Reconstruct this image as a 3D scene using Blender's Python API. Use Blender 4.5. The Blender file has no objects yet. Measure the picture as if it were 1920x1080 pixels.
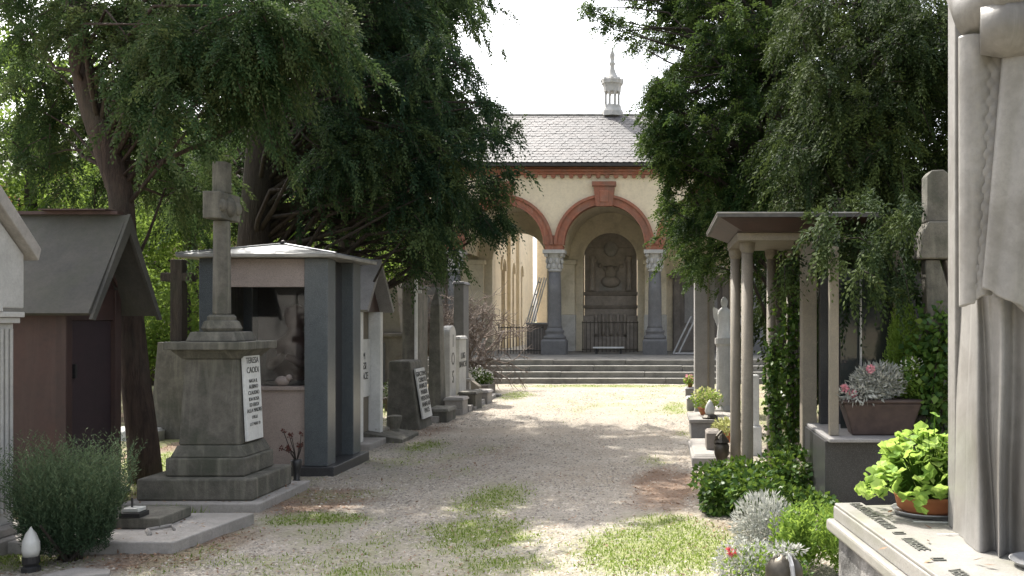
import bpy, bmesh, math, random
import numpy as np
from mathutils import Vector, Matrix

# ------------------------------------------------------------------ camera, sky, sun, exposure
S = bpy.context.scene
F, VX, VY, EYE = 1800.0, 1240.0, 600.0, 1.6        # focal length in photo pixels, vanishing point, eye height
cd = bpy.data.cameras.new('camera'); cam = bpy.data.objects.new('camera', cd)
S.collection.objects.link(cam)
cd.sensor_width = 36; cd.lens = 36 * F / 1920
cd.shift_x = -(VX - 960) / 1920; cd.shift_y = (VY - 540) / 1920
cd.clip_end = 2000; cd.clip_start = 0.05
cam.location = (0, 0, EYE); cam.rotation_euler = (math.radians(90), 0, 0)
S.camera = cam
SUN_EL, SUN_AZ = math.radians(52), math.radians(-38)   # azimuth from +Y towards +X
w = bpy.data.worlds.new('World'); S.world = w; w.use_nodes = True
nt = w.node_tree; bg = nt.nodes['Background']
sky = nt.nodes.new('ShaderNodeTexSky'); sky.sky_type = 'NISHITA'; sky.sun_disc = False
sky.sun_elevation = SUN_EL; sky.sun_rotation = SUN_AZ
sky.air_density = 1.0; sky.dust_density = 5.0; sky.ozone_density = 0.4; sky.altitude = 100
hs = nt.nodes.new('ShaderNodeHueSaturation'); hs.inputs['Saturation'].default_value = 0.38      # thin white summer haze
nt.links.new(sky.outputs[0], hs.inputs['Color']); nt.links.new(hs.outputs[0], bg.inputs[0]); bg.inputs[1].default_value = 0.15
sl = bpy.data.lights.new('sun', 'SUN'); so = bpy.data.objects.new('sun', sl); S.collection.objects.link(so)
sl.energy = 3.0; sl.angle = math.radians(0.5); sl.color = (1.0, 0.95, 0.86)
sv = Vector((math.sin(SUN_AZ) * math.cos(SUN_EL), math.cos(SUN_AZ) * math.cos(SUN_EL), math.sin(SUN_EL)))
so.rotation_euler = sv.to_track_quat('Z', 'Y').to_euler(); so.location = sv * 60
S.view_settings.view_transform = 'Standard'; S.view_settings.look = 'None'
S.view_settings.exposure = 1.68; S.view_settings.gamma = 1.0; S.view_settings.use_curve_mapping = False
S.render.engine = 'CYCLES'
S.cycles.max_bounces = 7; S.cycles.diffuse_bounces = 4; S.cycles.transmission_bounces = 4; S.cycles.transparent_max_bounces = 6

# ------------------------------------------------------------------ helpers
rng = np.random.default_rng(11)
random.seed(5)
C = S.collection
WM = {}
def px(x, Y): return (x - VX) / F * Y
def pz(y, Y): return EYE + (VY - y) / F * Y

def thing(name, label, cat, loc=(0, 0, 0), rz=0.0, group=None):
    o = bpy.data.objects.new(name, None); C.objects.link(o)
    o.empty_display_size = 0.1
    o.location = loc; o.rotation_euler = (0, 0, rz)
    WM[o.name] = Matrix.Translation(Vector(loc)) @ Matrix.Rotation(rz, 4, 'Z')
    return tag(o, label, cat, group)
def tag(o, label, cat, group=None):
    o['label'] = label; o['category'] = cat
    if group: o['group'] = group
    return o
def setting(name, kind='structure'):
    o = bpy.data.objects.new(name, None); C.objects.link(o); o['kind'] = kind
    WM[o.name] = Matrix.Identity(4); return o

class MB:
    """collects shapes; build() links them as one mesh object"""
    def __init__(s): s.v = []; s.f = []
    def add(s, vs, fs):
        n = len(s.v); s.v += [tuple(p) for p in vs]; s.f += [tuple(i + n for i in f) for f in fs]; return s
    def box(s, x0, x1, y0, y1, z0, z1):
        return s.frustum((x0, x1, y0, y1), z0, (x0, x1, y0, y1), z1)
    def frustum(s, a, z0, b, z1):
        vs = [(a[0], a[2], z0), (a[1], a[2], z0), (a[1], a[3], z0), (a[0], a[3], z0),
              (b[0], b[2], z1), (b[1], b[2], z1), (b[1], b[3], z1), (b[0], b[3], z1)]
        return s.add(vs, [(3, 2, 1, 0), (4, 5, 6, 7), (0, 1, 5, 4), (1, 2, 6, 5), (2, 3, 7, 6), (3, 0, 4, 7)])
    def cbox(s, cx, cy, hx, hy, z0, z1): return s.box(cx - hx, cx + hx, cy - hy, cy + hy, z0, z1)
    def prism(s, poly, axis, a, b):
        """poly: 2-D points counter-clockwise; extruded along axis x, y or z from a to b"""
        n = len(poly)
        def P(p, t): return {'x': (t, p[0], p[1]), 'y': (p[0], t, p[1]), 'z': (p[0], p[1], t)}[axis]
        vs = [P(p, a) for p in poly] + [P(p, b) for p in poly]
        fs = [tuple(range(n))[::-1], tuple(range(n, 2 * n))]
        fs += [(i, (i + 1) % n, n + (i + 1) % n, n + i) for i in range(n)]
        return s.add(vs, fs)
    def lathe(s, prof, c=(0, 0, 0), n=20):
        vs = []
        for r, z in prof:
            for k in range(n):
                a = 2 * math.pi * k / n
                vs.append((c[0] + r * math.cos(a), c[1] + r * math.sin(a), c[2] + z))
        fs = []
        for j in range(len(prof) - 1):
            for k in range(n):
                k2 = (k + 1) % n
                fs.append((j * n + k, j * n + k2, (j + 1) * n + k2, (j + 1) * n + k))
        fs.append(tuple(range(n))[::-1]); m = (len(prof) - 1) * n; fs.append(tuple(range(m, m + n)))
        return s.add(vs, fs)
    def tube(s, pts, rad, n=6, flat=1.0):
        pts = [Vector(p) for p in pts]
        if not hasattr(rad, '__len__'): rad = [rad] * len(pts)
        vs = []; ref = None
        for i, p in enumerate(pts):
            t = (pts[min(i + 1, len(pts) - 1)] - pts[max(i - 1, 0)]).normalized()
            if ref is None:
                ref = t.orthogonal().normalized()
            ref = (ref - t * ref.dot(t))
            ref = ref.normalized() if ref.length > 1e-5 else t.orthogonal().normalized()
            b = t.cross(ref)
            for k in range(n):
                a = 2 * math.pi * k / n
                vs.append(p + (ref * math.cos(a) + b * math.sin(a) * flat) * rad[i])
        fs = []
        for i in range(len(pts) - 1):
            for k in range(n):
                k2 = (k + 1) % n
                fs.append((i * n + k, i * n + k2, (i + 1) * n + k2, (i + 1) * n + k))
        fs.append(tuple(range(n))[::-1]); m = (len(pts) - 1) * n; fs.append(tuple(range(m, m + n)))
        return s.add(vs, fs)
    def grid(s, fn, nu, nv, closed=False):
        vs = [fn(i / (nu if closed else nu - 1), j / (nv - 1)) for j in range(nv) for i in range(nu)]
        fs = []
        for j in range(nv - 1):
            for i in range(nu if closed else nu - 1):
                i2 = (i + 1) % nu
                fs.append((j * nu + i, j * nu + i2, (j + 1) * nu + i2, (j + 1) * nu + i))
        return s.add(vs, fs)
    def ball(s, c, r, n=10, m=6, sc=(1, 1, 1)):
        def fn(u, v):
            a = 2 * math.pi * u; b = math.pi * (v * 0.998 + 0.001) - math.pi / 2
            return (c[0] + r * sc[0] * math.cos(b) * math.cos(a), c[1] + r * sc[1] * math.cos(b) * math.sin(a), c[2] + r * sc[2] * math.sin(b))
        return s.grid(fn, n, m, True)
    def mesh(s, name):
        me = bpy.data.meshes.new(name); me.from_pydata(s.v, [], s.f); me.update(); return me

def link(name, me, m, parent=None, local=False, smooth=False, bevel=0, kind=None):
    if m is not None and not me.materials: me.materials.append(m)
    if smooth: me.polygons.foreach_set('use_smooth', [True] * len(me.polygons))
    o = bpy.data.objects.new(name, me); C.objects.link(o)
    if parent is not None:
        o.parent = parent
        if not local:
            me.transform(WM[parent.name].inverted())
        WM[o.name] = WM[parent.name]
    else: WM[o.name] = Matrix.Identity(4)
    if bevel:
        b = o.modifiers.new('bevel', 'BEVEL'); b.width = bevel; b.segments = 2; b.limit_method = 'ANGLE'; b.angle_limit = math.radians(40)
    if smooth and bevel == 0:
        pass
    if kind: o['kind'] = kind
    return o
def part(name, mb, m, parent=None, smooth=False, bevel=0, local=False, kind=None):
    return link(name, mb.mesh(name), m, parent, local, smooth, bevel, kind)
def solid(name, mb, m, label, cat, group=None, **k):
    """a thing of one mesh with its origin at its base"""
    v = np.array(mb.v); c = ((v[:, 0].min() + v[:, 0].max()) / 2, (v[:, 1].min() + v[:, 1].max()) / 2, v[:, 2].min())
    mb.v = [(p[0] - c[0], p[1] - c[1], p[2] - c[2]) for p in mb.v]
    o = part(name, mb, m, None, **k); o.location = c; WM[o.name] = Matrix.Translation(Vector(c))
    return tag(o, label, cat, group)
def inst(name, me, parent, loc, rot=(0, 0, 0), sc=(1, 1, 1)):
    o = bpy.data.objects.new(name, me); C.objects.link(o); o.parent = parent
    o.location = loc; o.rotation_euler = rot; o.scale = sc; return o
def text(name, body, m, parent, loc, rot, size, extrude=0.002, align='CENTER', sx=1.0, space=1.0, line=1.0):
    cu = bpy.data.curves.new(name, 'FONT'); cu.body = body; cu.size = size; cu.extrude = extrude
    cu.align_x = align; cu.align_y = 'CENTER'; cu.space_character = space; cu.space_line = line; cu.resolution_u = 3
    cu.materials.append(m)
    o = bpy.data.objects.new(name, cu); C.objects.link(o); o.parent = parent
    o.location = WM[parent.name].inverted() @ Vector(loc) if parent else loc
    o.rotation_euler = rot; o.scale = (sx, 1, 1); return o

# ------------------------------------------------------------------ materials
def hexc(h):
    h = h.lstrip('#'); c = [int(h[i:i + 2], 16) / 255 for i in (0, 2, 4)]
    return tuple(((x / 12.92) if x <= .04045 else ((x + .055) / 1.055) ** 2.4) for x in c) + (1,)
def rgba(c): return tuple(c) + (1,) if len(c) == 3 else tuple(c)
class NT:
    def __init__(s, name):
        s.m = bpy.data.materials.new(name); s.m.use_nodes = True; s.t = s.m.node_tree
        s.b = s.t.nodes['Principled BSDF']; s.out = s.t.nodes['Material Output']
        s.pos = s.t.nodes.new('ShaderNodeNewGeometry').outputs['Position']
    def n(s, ty, **k):
        nd = s.t.nodes.new(ty)
        for a, b in k.items():
            if a in nd.inputs.keys() and not hasattr(nd, a): s.put(nd.inputs[a], b)
            else: setattr(nd, a, b)
        return nd
    def put(s, sock, v):
        if hasattr(v, 'is_output') or isinstance(v, bpy.types.NodeSocket): s.t.links.new(v, sock)
        else: sock.default_value = rgba(v) if (isinstance(v, tuple) and sock.type == 'RGBA') else v
    def noise(s, scale, detail=5, rough=.55, vec=None, stretch=None, dist=0):
        v = vec or s.pos
        if stretch:
            mp = s.t.nodes.new('ShaderNodeMapping'); s.put(mp.inputs['Vector'], v); mp.inputs['Scale'].default_value = stretch; v = mp.outputs[0]
        nd = s.t.nodes.new('ShaderNodeTexNoise'); s.put(nd.inputs['Vector'], v)
        nd.inputs['Scale'].default_value = scale; nd.inputs['Detail'].default_value = detail; nd.inputs['Roughness'].default_value = rough
        nd.inputs['Distortion'].default_value = dist
        return nd.outputs[0]
    def voro(s, scale, feat='F1', out='Distance', rnd=1):
        nd = s.t.nodes.new('ShaderNodeTexVoronoi'); nd.feature = feat; s.put(nd.inputs['Vector'], s.pos); nd.inputs['Scale'].default_value = scale
        nd.inputs['Randomness'].default_value = rnd
        return nd.outputs[out]
    def ramp(s, fac, a, b, ca=(0, 0, 0, 1), cb=(1, 1, 1, 1)):
        nd = s.t.nodes.new('ShaderNodeValToRGB'); s.put(nd.inputs[0], fac)
        e = nd.color_ramp.elements; e[0].position = a; e[1].position = b; e[0].color = rgba(ca); e[1].color = rgba(cb)
        return nd.outputs[0]
    def mix(s, fac, a, b, mode='MIX'):
        nd = s.t.nodes.new('ShaderNodeMix'); nd.data_type = 'RGBA'; nd.blend_type = mode
        s.put(nd.inputs[0], fac); s.put(nd.inputs[6], a if not isinstance(a, tuple) else rgba(a)); s.put(nd.inputs[7], b if not isinstance(b, tuple) else rgba(b))
        return nd.outputs[2]
    def math(s, op, a, b=0.0):
        nd = s.t.nodes.new('ShaderNodeMath'); nd.operation = op; s.put(nd.inputs[0], a); s.put(nd.inputs[1], b); return nd.outputs[0]
    def bump(s, h, st=.3, dist=.01):
        nd = s.t.nodes.new('ShaderNodeBump'); nd.inputs['Strength'].default_value = st; nd.inputs['Distance'].default_value = dist
        s.put(nd.inputs['Height'], h); s.t.links.new(nd.outputs[0], s.b.inputs['Normal'])
    def fin(s, col, rough=.8, metal=0, spec=.5):
        s.put(s.b.inputs['Base Color'], col); s.put(s.b.inputs['Roughness'], rough)
        s.b.inputs['Metallic'].default_value = metal; s.b.inputs['Specular IOR Level'].default_value = spec
        return s.m
def stone(name, c1, c2, scale=3, rough=.85, stain=None, stain_amt=.5, speck=None, speck_scale=160, bump=.35, bscale=45, streak=None, spec=.4):
    t = NT(name)
    col = t.mix(t.ramp(t.noise(scale, 9, .72), .34, .66), c1, c2)
    col = t.mix(t.math('MULTIPLY', t.ramp(t.noise(scale * 9, 6, .75), .45, .75), .35), col, tuple(x * .45 for x in c2[:3]))
    if stain: col = t.mix(t.math('MULTIPLY', t.ramp(t.noise(1.7, 6, .65, dist=.6), .48, .68), stain_amt), col, stain)
    if streak: col = t.mix(t.math('MULTIPLY', t.ramp(t.noise(1.0, 5, .6, stretch=(9, 9, .9), dist=.8), .5, .75), .55), col, streak)
    if speck:
        col = t.mix(t.ramp(t.noise(speck_scale, 2, .7), .54, .62), col, speck)
    oi = t.t.nodes.new('ShaderNodeObjectInfo')
    col = t.mix(t.math('MULTIPLY', oi.outputs['Random'], .16), col, (0.02, 0.02, 0.02))
    t.bump(t.noise(bscale, 8, .7), bump, .012)
    return t.fin(col, rough, 0, spec)
def plain(name, col, rough=.6, metal=0, spec=.5, var=.25, scale=12):
    t = NT(name); c = rgba(col); d = tuple(x * (1 - var) for x in c[:3]) + (1,)
    t.bump(t.noise(60, 4), .12, .004)
    return t.fin(t.mix(t.ramp(t.noise(scale, 5), .35, .65), c, d), rough, metal, spec)
def leafmat(name, dark, mid, light, trans=.35, rough=.7, tcol=None, spec=.08):
    """leaf colour varies leaf by leaf with the mesh attribute tint"""
    t = NT(name)
    at = t.t.nodes.new('ShaderNodeAttribute'); at.attribute_name = 'tint'
    nd = t.t.nodes.new('ShaderNodeValToRGB'); t.put(nd.inputs[0], at.outputs['Fac'])
    e = nd.color_ramp.elements; e[0].color = rgba(dark); e[0].position = .05; e[1].color = rgba(light); e[1].position = .97
    x = e.new(.5); x.color = rgba(mid)
    col = nd.outputs[0]
    t.fin(col, rough, 0, spec)
    tr = t.t.nodes.new('ShaderNodeBsdfTranslucent')
    t.put(tr.inputs['Color'], t.mix(.55, col, tcol or light))
    ms = t.t.nodes.new('ShaderNodeMixShader'); ms.inputs[0].default_value = trans
    t.t.links.new(t.b.outputs[0], ms.inputs[1]); t.t.links.new(tr.outputs[0], ms.inputs[2]); t.t.links.new(ms.outputs[0], t.out.inputs[0])
    return t.m

M = {}
M['grey_stone'] = stone('weathered_grey_stone', (.16, .148, .123), (.078, .074, .062), 7, stain=(.05, .055, .038), stain_amt=.8, streak=(.27, .255, .205), bump=.6)
M['pale_stone'] = stone('pale_stone', (.50, .49, .47), (.40, .39, .37), 5, stain=(.27, .27, .25), stain_amt=.5, streak=(.36, .35, .32))
M['white_marble'] = stone('white_marble', (.72, .72, .70), (.60, .60, .58), 4, rough=.5, stain=(.42, .42, .38), stain_amt=.4, bump=.1)
M['pink_granite'] = stone('pink_granite', (.36, .30, .265), (.29, .24, .215), 5, rough=.5, speck=(.17, .14, .13), speck_scale=190, bump=.05)
M['blue_granite'] = stone('blue_granite', (.088, .102, .108), (.058, .068, .075), 6, rough=.3, speck=(.17, .185, .19), speck_scale=150, bump=.03, spec=.5)
M['dark_granite'] = stone('dark_granite', (.045, .045, .047), (.03, .03, .032), 6, rough=.3, speck=(.08, .08, .08), speck_scale=210, bump=.03)
M['tan_granite'] = stone('tan_granite', (.27, .235, .18), (.20, .175, .135), 6, rough=.65, speck=(.16, .14, .12), speck_scale=230, bump=.08, streak=(.23, .20, .17))
M['grey_granite'] = stone('grey_granite', (.30, .29, .28), (.24, .23, .225), 6, rough=.55, speck=(.13, .13, .13), speck_scale=220, bump=.06, stain=(.16, .15, .14))
M['rough_stone'] = stone('rough_hewn_stone', (.36, .345, .325), (.12, .115, .11), 16, stain=(.05, .05, .047), stain_amt=.9, bump=1.0, bscale=22)
M['brown_stone'] = stone('brown_carved_stone', (.24, .21, .185), (.165, .145, .125), 4, stain=(.09, .08, .07), bump=.5, bscale=25)
M['monument_stone'] = stone('carved_monument_stone', (.36, .315, .27), (.25, .22, .19), 5, stain=(.15, .13, .11), bump=.5, bscale=25)
M['column_stone'] = stone('blue_grey_column_stone', (.165, .162, .16), (.11, .108, .107), 6, speck=(.11, .11, .12), rough=.65)
M['step_stone'] = stone('step_stone', (.27, .258, .23), (.17, .162, .145), 4, stain=(.085, .08, .07), stain_amt=.7, bump=.4)
M['slab_stone'] = stone('slab_stone', (.36, .335, .31), (.25, .235, .215), 6, stain=(.2, .19, .17), stain_amt=.6)
M['statue_stone'] = stone('statue_stone', (.255, .245, .23), (.19, .183, .172), 4, rough=.45, bump=.12, stain=(.11, .10, .085), stain_amt=.75, streak=(.31, .295, .275))
M['table_stone'] = stone('table_stone', (.33, .315, .29), (.25, .24, .22), 7, rough=.42, bump=.12, speck=(.20, .19, .175), stain=(.17, .175, .12), stain_amt=.7)
M['brown_metal'] = stone('brown_painted_metal', (.062, .031, .026), (.04, .024, .022), 3, rough=.6, bump=.08, streak=(.085, .055, .047))
M['brown_door'] = stone('dark_plum_door', (.045, .028, .033), (.03, .02, .024), 3, rough=.5, bump=.06)
M['roof_sheet'] = stone('dark_roof_sheet', (.085, .08, .068), (.055, .054, .048), 3, rough=.8, stain=(.05, .055, .035), bump=.5, bscale=18)
M['zinc'] = plain('zinc_sheet', (.24, .25, .26), .38, .85, var=.6, scale=3)
M['zinc_edge'] = plain('zinc_edge', (.36, .345, .31), .55, .3, var=.45, scale=4)
M['dark_sheet'] = plain('dark_canopy_sheet', (.07, .065, .058), .6, 0, var=.4)
M['terracotta'] = stone('terracotta_brick', (.36, .14, .085), (.24, .095, .06), 9, stain=(.19, .11, .08), stain_amt=.8, bump=.35, streak=(.33, .20, .145))
M['cream'] = stone('cream_plaster', (.76, .66, .49), (.68, .585, .43), 1.4, stain=(.50, .43, .33), stain_amt=.4, bump=.12)
M['cream_in'] = stone('ochre_plaster', (.72, .64, .49), (.64, .565, .43), 1.4, stain=(.34, .29, .21), stain_amt=.5, bump=.12)
M['white_wash'] = stone('pale_whitewash', (.58, .56, .52), (.46, .44, .40), 2.2, stain=(.33, .30, .26), stain_amt=.7, bump=.2)
M['tile'] = stone('slate_tile', (.135, .13, .132), (.06, .058, .058), 7, stain=(.15, .13, .122), rough=.7, bump=.3)
M['court'] = stone('pale_courtyard_gravel', (.50, .46, .40), (.42, .39, .34), 8)
M['iron'] = plain('iron', (.045, .042, .04), .6, .4)
M['steel'] = plain('galvanised_steel', (.42, .42, .42), .45, .6)
M['bronze'] = plain('patinated_bronze', (.085, .075, .06), .42, .75, var=.4)
M['black'] = plain('black_stone', (.025, .025, .026), .35)
M['letter'] = plain('black_letter', (.03, .032, .03), .5)
M['grey_letter'] = plain('grey_letter', (.16, .16, .14), .45, .3)
M['terra_pot'] = plain('terracotta_pot', (.46, .165, .07), .75, var=.3)
M['brown_pot'] = plain('brown_trough', (.065, .042, .035), .7, var=.35)
M['glass_white'] = plain('frosted_lamp_glass', (.55, .55, .52), .25, var=.2)
M['dirt'] = plain('soil', (.05, .035, .025), .95)
M['orange_wall'] = plain('orange_plaster', (.48, .20, .10), .9)
def bark(name, a, b, c):
    t = NT(name); f = t.noise(2.2, 8, .7, stretch=(7, 7, 1.1), dist=.4)
    col = t.mix(t.ramp(f, .35, .65), a, b); col = t.mix(t.math('MULTIPLY', t.ramp(t.noise(1.3, 4), .5, .7), .6), col, c)
    t.bump(t.math('ADD', f, t.math('MULTIPLY', t.noise(14, 8, .75, stretch=(3, 3, .6)), .5)), 1.0, .06); return t.fin(col, .9, 0, .2)
M['bark_red'] = bark('reddish_bark', (.105, .075, .06), (.045, .034, .029), (.105, .105, .078))
M['bark_dark'] = bark('dark_bark', (.075, .062, .052), (.038, .032, .028), (.06, .06, .045))
M['twig'] = bark('dry_twig', (.24, .195, .165), (.14, .11, .095), (.32, .28, .25))
M['conifer_l'] = leafmat('conifer_green', (.011, .028, .017), (.027, .055, .029), (.085, .12, .045), .3, tcol=(.09, .14, .04))
M['conifer_olive'] = leafmat('conifer_olive', (.013, .033, .013), (.033, .062, .024), (.095, .115, .045), .3, tcol=(.10, .15, .045))
M['conifer_r'] = leafmat('cypress_green', (0.0112, 0.0272, 0.0112), (0.0288, 0.0608, 0.0192), (0.0920, 0.1320, 0.0360), .3, tcol=(0.1120, 0.1680, 0.0320))
M['conifer_dk'] = leafmat('deep_conifer', (0.0097, 0.0210, 0.0083), (0.0225, 0.0398, 0.0135), (0.0660, 0.0900, 0.0255), .25)
M['broadleaf'] = leafmat('broadleaf_green', (0.0315, 0.0765, 0.0135), (0.0765, 0.1440, 0.0225), (0.1440, 0.1980, 0.0540), .5, tcol=(0.2340, 0.3060, 0.0630))
M['ivy'] = leafmat('ivy_green', (0.0153, 0.0425, 0.0119), (0.0425, 0.0935, 0.0187), (0.1105, 0.1700, 0.0382), .3, .32, tcol=(0.1870, 0.2720, 0.0340), spec=.12)
M['rosemary'] = leafmat('rosemary_green', (.028, .052, .03), (.055, .09, .048), (.13, .165, .09), .2)
M['geranium'] = leafmat('geranium_green', (.14, .25, .045), (.24, .38, .08), (.38, .50, .15), .45, .5, tcol=(.50, .64, .14))
M['silver'] = leafmat('silver_leaf', (.19, .205, .17), (.34, .35, .315), (.55, .55, .51), .25)
M['bright_leaf'] = leafmat('bright_bush', (.06, .13, .02), (.13, .22, .04), (.25, .35, .08), .4, tcol=(.36, .48, .08))
M['yellow_leaf'] = leafmat('yellow_bloom', (.25, .30, .08), (.42, .44, .16), (.60, .58, .30), .35)
M['red_leaf'] = leafmat('red_petal', (.35, .03, .04), (.50, .06, .07), (.60, .16, .18), .3)
M['pink_leaf'] = leafmat('pink_petal', (.55, .16, .22), (.65, .28, .33), (.75, .45, .48), .3)
M['white_leaf'] = leafmat('white_petal', (.55, .53, .48), (.68, .66, .62), (.78, .77, .74), .3)
M['dry_leaf'] = leafmat('dry_flower', (.05, .02, .018), (.10, .03, .025), (.16, .07, .05), .2)
M['grass'] = leafmat('grass_blade', (.06, .10, .02), (.12, .185, .03), (.23, .28, .07), .4, .6, tcol=(.28, .40, .05))
M['litter'] = leafmat('fallen_leaf', (.10, .06, .04), (.20, .125, .085), (.32, .22, .15), .15, .8)
t = NT('grey_pebble'); at = t.t.nodes.new('ShaderNodeAttribute'); at.attribute_name = 'tint'
M['pebble'] = t.fin(t.ramp(at.outputs['Fac'], 0, 1, (.15, .135, .115), (.40, .365, .315)), .85, 0, .3)
t = NT('dark_glass'); M['glass'] = t.fin((.03, .035, .035), .06, 0, .6)

# ------------------------------------------------------------------ ground
def hash2(i, j, seed):
    n = np.sin(i * 127.1 + j * 311.7 + seed * 74.7) * 43758.5453
    return n - np.floor(n)
def vnoise(x, y, seed=0):
    i, j = np.floor(x), np.floor(y); u, v = x - i, y - j
    u = u * u * (3 - 2 * u); v = v * v * (3 - 2 * v)
    a, b = hash2(i, j, seed), hash2(i + 1, j, seed); c, d = hash2(i, j + 1, seed), hash2(i + 1, j + 1, seed)
    return a + (b - a) * u + (c - a) * v + (a - b - c + d) * u * v
def fbm(x, y, seed=0, o=4):
    r = 0; amp = .5; f = 1.0
    for k in range(o):
        r = r + amp * vnoise(x * f + 17.3 * k, y * f - 9.1 * k, seed + k); amp *= .5; f *= 2.03
    return r / (1 - .5 ** o)
def sstep(a, b, x):
    t = np.clip((x - a) / (b - a), 0, 1); return t * t * (3 - 2 * t)
# grass patches: (x, y, radius x, radius y, weight)
PATCH = [(-.0, 6.75, .62, .85, 1.1), (.05, 7.6, .5, .5, .7), (-1.35, 7.2, .55, .8, .85), (-1.55, 8.6, .45, 1.0, .75), (-1.0, 6.3, .5, .4, .6),
         (-2.75, 7.7, .55, .3, .9), (-3.0, 12.2, .35, .7, .8), (-3.1, 20.4, .45, 1.2, .9), (-1.0, 23.2, 3.0, .5, .9), (.25, 17.5, .3, 1.6, .8),
         (-.1, 10.9, .35, .6, .5), (-4.6, 7.9, .5, .35, 1.0), (-4.5, 6.35, .8, .4, .8), (-1.9, 6.1, .5, .35, .7), (-5.6, 10.8, .6, 1.3, .9), (-5.5, 18, 2.0, 4.0, .8), (.35, 13.4, .3, .8, .5)]
LITTER = [(.1, 9.2, .5, 1.2, 1.0), (-3.1, 8.5, .6, .7, 1.0), (-3.6, 7.0, .7, .6, .8), (-5.8, 13.5, 1.5, 1.6, 1.0), (-2.2, 11.5, 1.0, 3.0, .45), (.4, 7.2, .4, .8, .7), (-3.3, 14, .5, 1.6, .6), (-3.4, 6.4, .7, .5, .6)]
def cover(x, y):
    n = fbm(x * 2.6, y * 1.6, 3); n2 = fbm(x * 7, y * 5, 8)
    g = np.zeros_like(x)
    for cx, cy, rx, ry, wt in PATCH: g = np.maximum(g, wt * np.exp(-(((x - cx) / rx) ** 2 + ((y - cy) / ry) ** 2) * .8))
    g = sstep(.22, .80, g * (.35 + .65 * n + .6 * n2))
    moss = .55 * sstep(.46, .72, fbm(x * .8 + 3, y * .45, 71)) * sstep(.3, .62, fbm(x * 4, y * 3, 72)) * sstep(24.5, 22, y)
    g = np.maximum(g, moss * .8)
    out = np.maximum(sstep(-3.7, -5.2, x), sstep(.8, 2.0, x))           # beyond the graves: grass and soil
    g = np.maximum(g, out * sstep(.42, .6, n) * .8)
    l = np.zeros_like(x)
    for cx, cy, rx, ry, wt in LITTER: l = np.maximum(l, wt * np.exp(-(((x - cx) / rx) ** 2 + ((y - cy) / ry) ** 2) * .8))
    l = np.maximum(l, out * .75); l = sstep(.3, .75, l * (.5 + .9 * fbm(x * 3.3, y * 2.2, 14)))
    return g, l * (1 - g)
def gz(x, y): return .03 * (fbm(x * .8, y * .8, 31) - .5) + .02 * (fbm(x * 3.5, y * 3.5, 33) - .5)
xs = np.concatenate([[-400, -150, -60, -30, -18, -12, -9, -7.5], np.arange(-6.5, 2.2, .055), [2.6, 3.5, 5, 8, 12, 20, 40, 100, 400]])
ys = np.concatenate([[-200, -40, -10, -3, 0, 2, 3.5], np.arange(4.5, 26, .075), [27, 29, 33, 40, 55, 80, 140, 300, 800]])
gx, gy = np.meshgrid(xs, ys); fx, fy = gx.ravel(), gy.ravel()
near = (np.abs(fx) < 12) & (fy > -3) & (fy < 40)
zz = np.where(near, gz(fx, fy), 0.0)
me = bpy.data.meshes.new('ground'); nx, ny = len(xs), len(ys)
idx = np.arange(nx * ny).reshape(ny, nx)
q = np.stack([idx[:-1, :-1], idx[:-1, 1:], idx[1:, 1:], idx[1:, :-1]], -1).reshape(-1, 4)
def fastmesh(name, V, Q, tint=None):
    me = bpy.data.meshes.new(name); V = np.asarray(V, np.float32); Q = np.asarray(Q, np.int32)
    k = Q.shape[1]
    me.vertices.add(len(V)); me.vertices.foreach_set('co', V.ravel())
    me.loops.add(Q.size); me.loops.foreach_set('vertex_index', Q.ravel())
    me.polygons.add(len(Q)); me.polygons.foreach_set('loop_start', np.arange(0, Q.size, k, dtype=np.int32))
    if tint is not None:
        a = me.attributes.new('tint', 'FLOAT', 'POINT'); a.data.foreach_set('value', np.asarray(tint, np.float32))
    me.update(calc_edges=True); return me
me = fastmesh('ground', np.stack([fx, fy, zz], 1), q)
g_, l_ = cover(fx, fy)
for nm, vals in (('grass', g_), ('litter', l_)):
    a = me.attributes.new(nm, 'FLOAT', 'POINT'); a.data.foreach_set('value', vals.astype(np.float32))
t = NT('gravel_ground')
fine = t.noise(70, 6, .75); vor = t.voro(55, 'F1', 'Color'); vd = t.voro(55, 'F1', 'Distance')
gr = t.mix(t.ramp(t.noise(1.6, 6, .6), .35, .68), (.37, .335, .285), (.26, .23, .19))
gr = t.mix(t.math('MULTIPLY', t.ramp(t.noise(.7, 5, .6), .45, .65), .5), gr, (.27, .22, .165))
vg = t.t.nodes.new('ShaderNodeSeparateColor'); t.put(vg.inputs[0], vor)
gr = t.mix(t.math('MULTIPLY', t.ramp(t.noise(.5, 4, .5, stretch=(2.2, .35, 1)), .42, .62), .55), gr, (.27, .235, .195))
gr = t.mix(t.ramp(vg.outputs[0], .2, .9), gr, t.mix(.5, gr, t.ramp(vg.outputs[1], 0, 1, (.13, .11, .09), (.52, .48, .42))))
A = {}
for k in ('grass', 'litter'):
    nd = t.t.nodes.new('ShaderNodeAttribute'); nd.attribute_name = k; A[k] = nd.outputs['Fac']
gs = t.mix(t.ramp(t.noise(11, 6, .7), .3, .7), (.115, .155, .03), (.215, .25, .06))
lt = t.mix(t.ramp(t.noise(45, 5, .7), .35, .65), (.215, .135, .095), (.12, .085, .062))
brk = t.math('MULTIPLY_ADD', fine, .5)
col = t.mix(t.math('MULTIPLY', A['litter'], .8), gr, lt)
col = t.mix(t.math('MULTIPLY', A['grass'], t.ramp(t.noise(26, 5, .7), .3, .6, (.25, .25, .25), (.9, .9, .9))), col, gs)
t.bump(t.math('ADD', vd, t.math('MULTIPLY', fine, .8)), .7, .02)
ground = link('ground', me, t.fin(col, .95, 0, .15)); ground['kind'] = 'structure'
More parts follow.
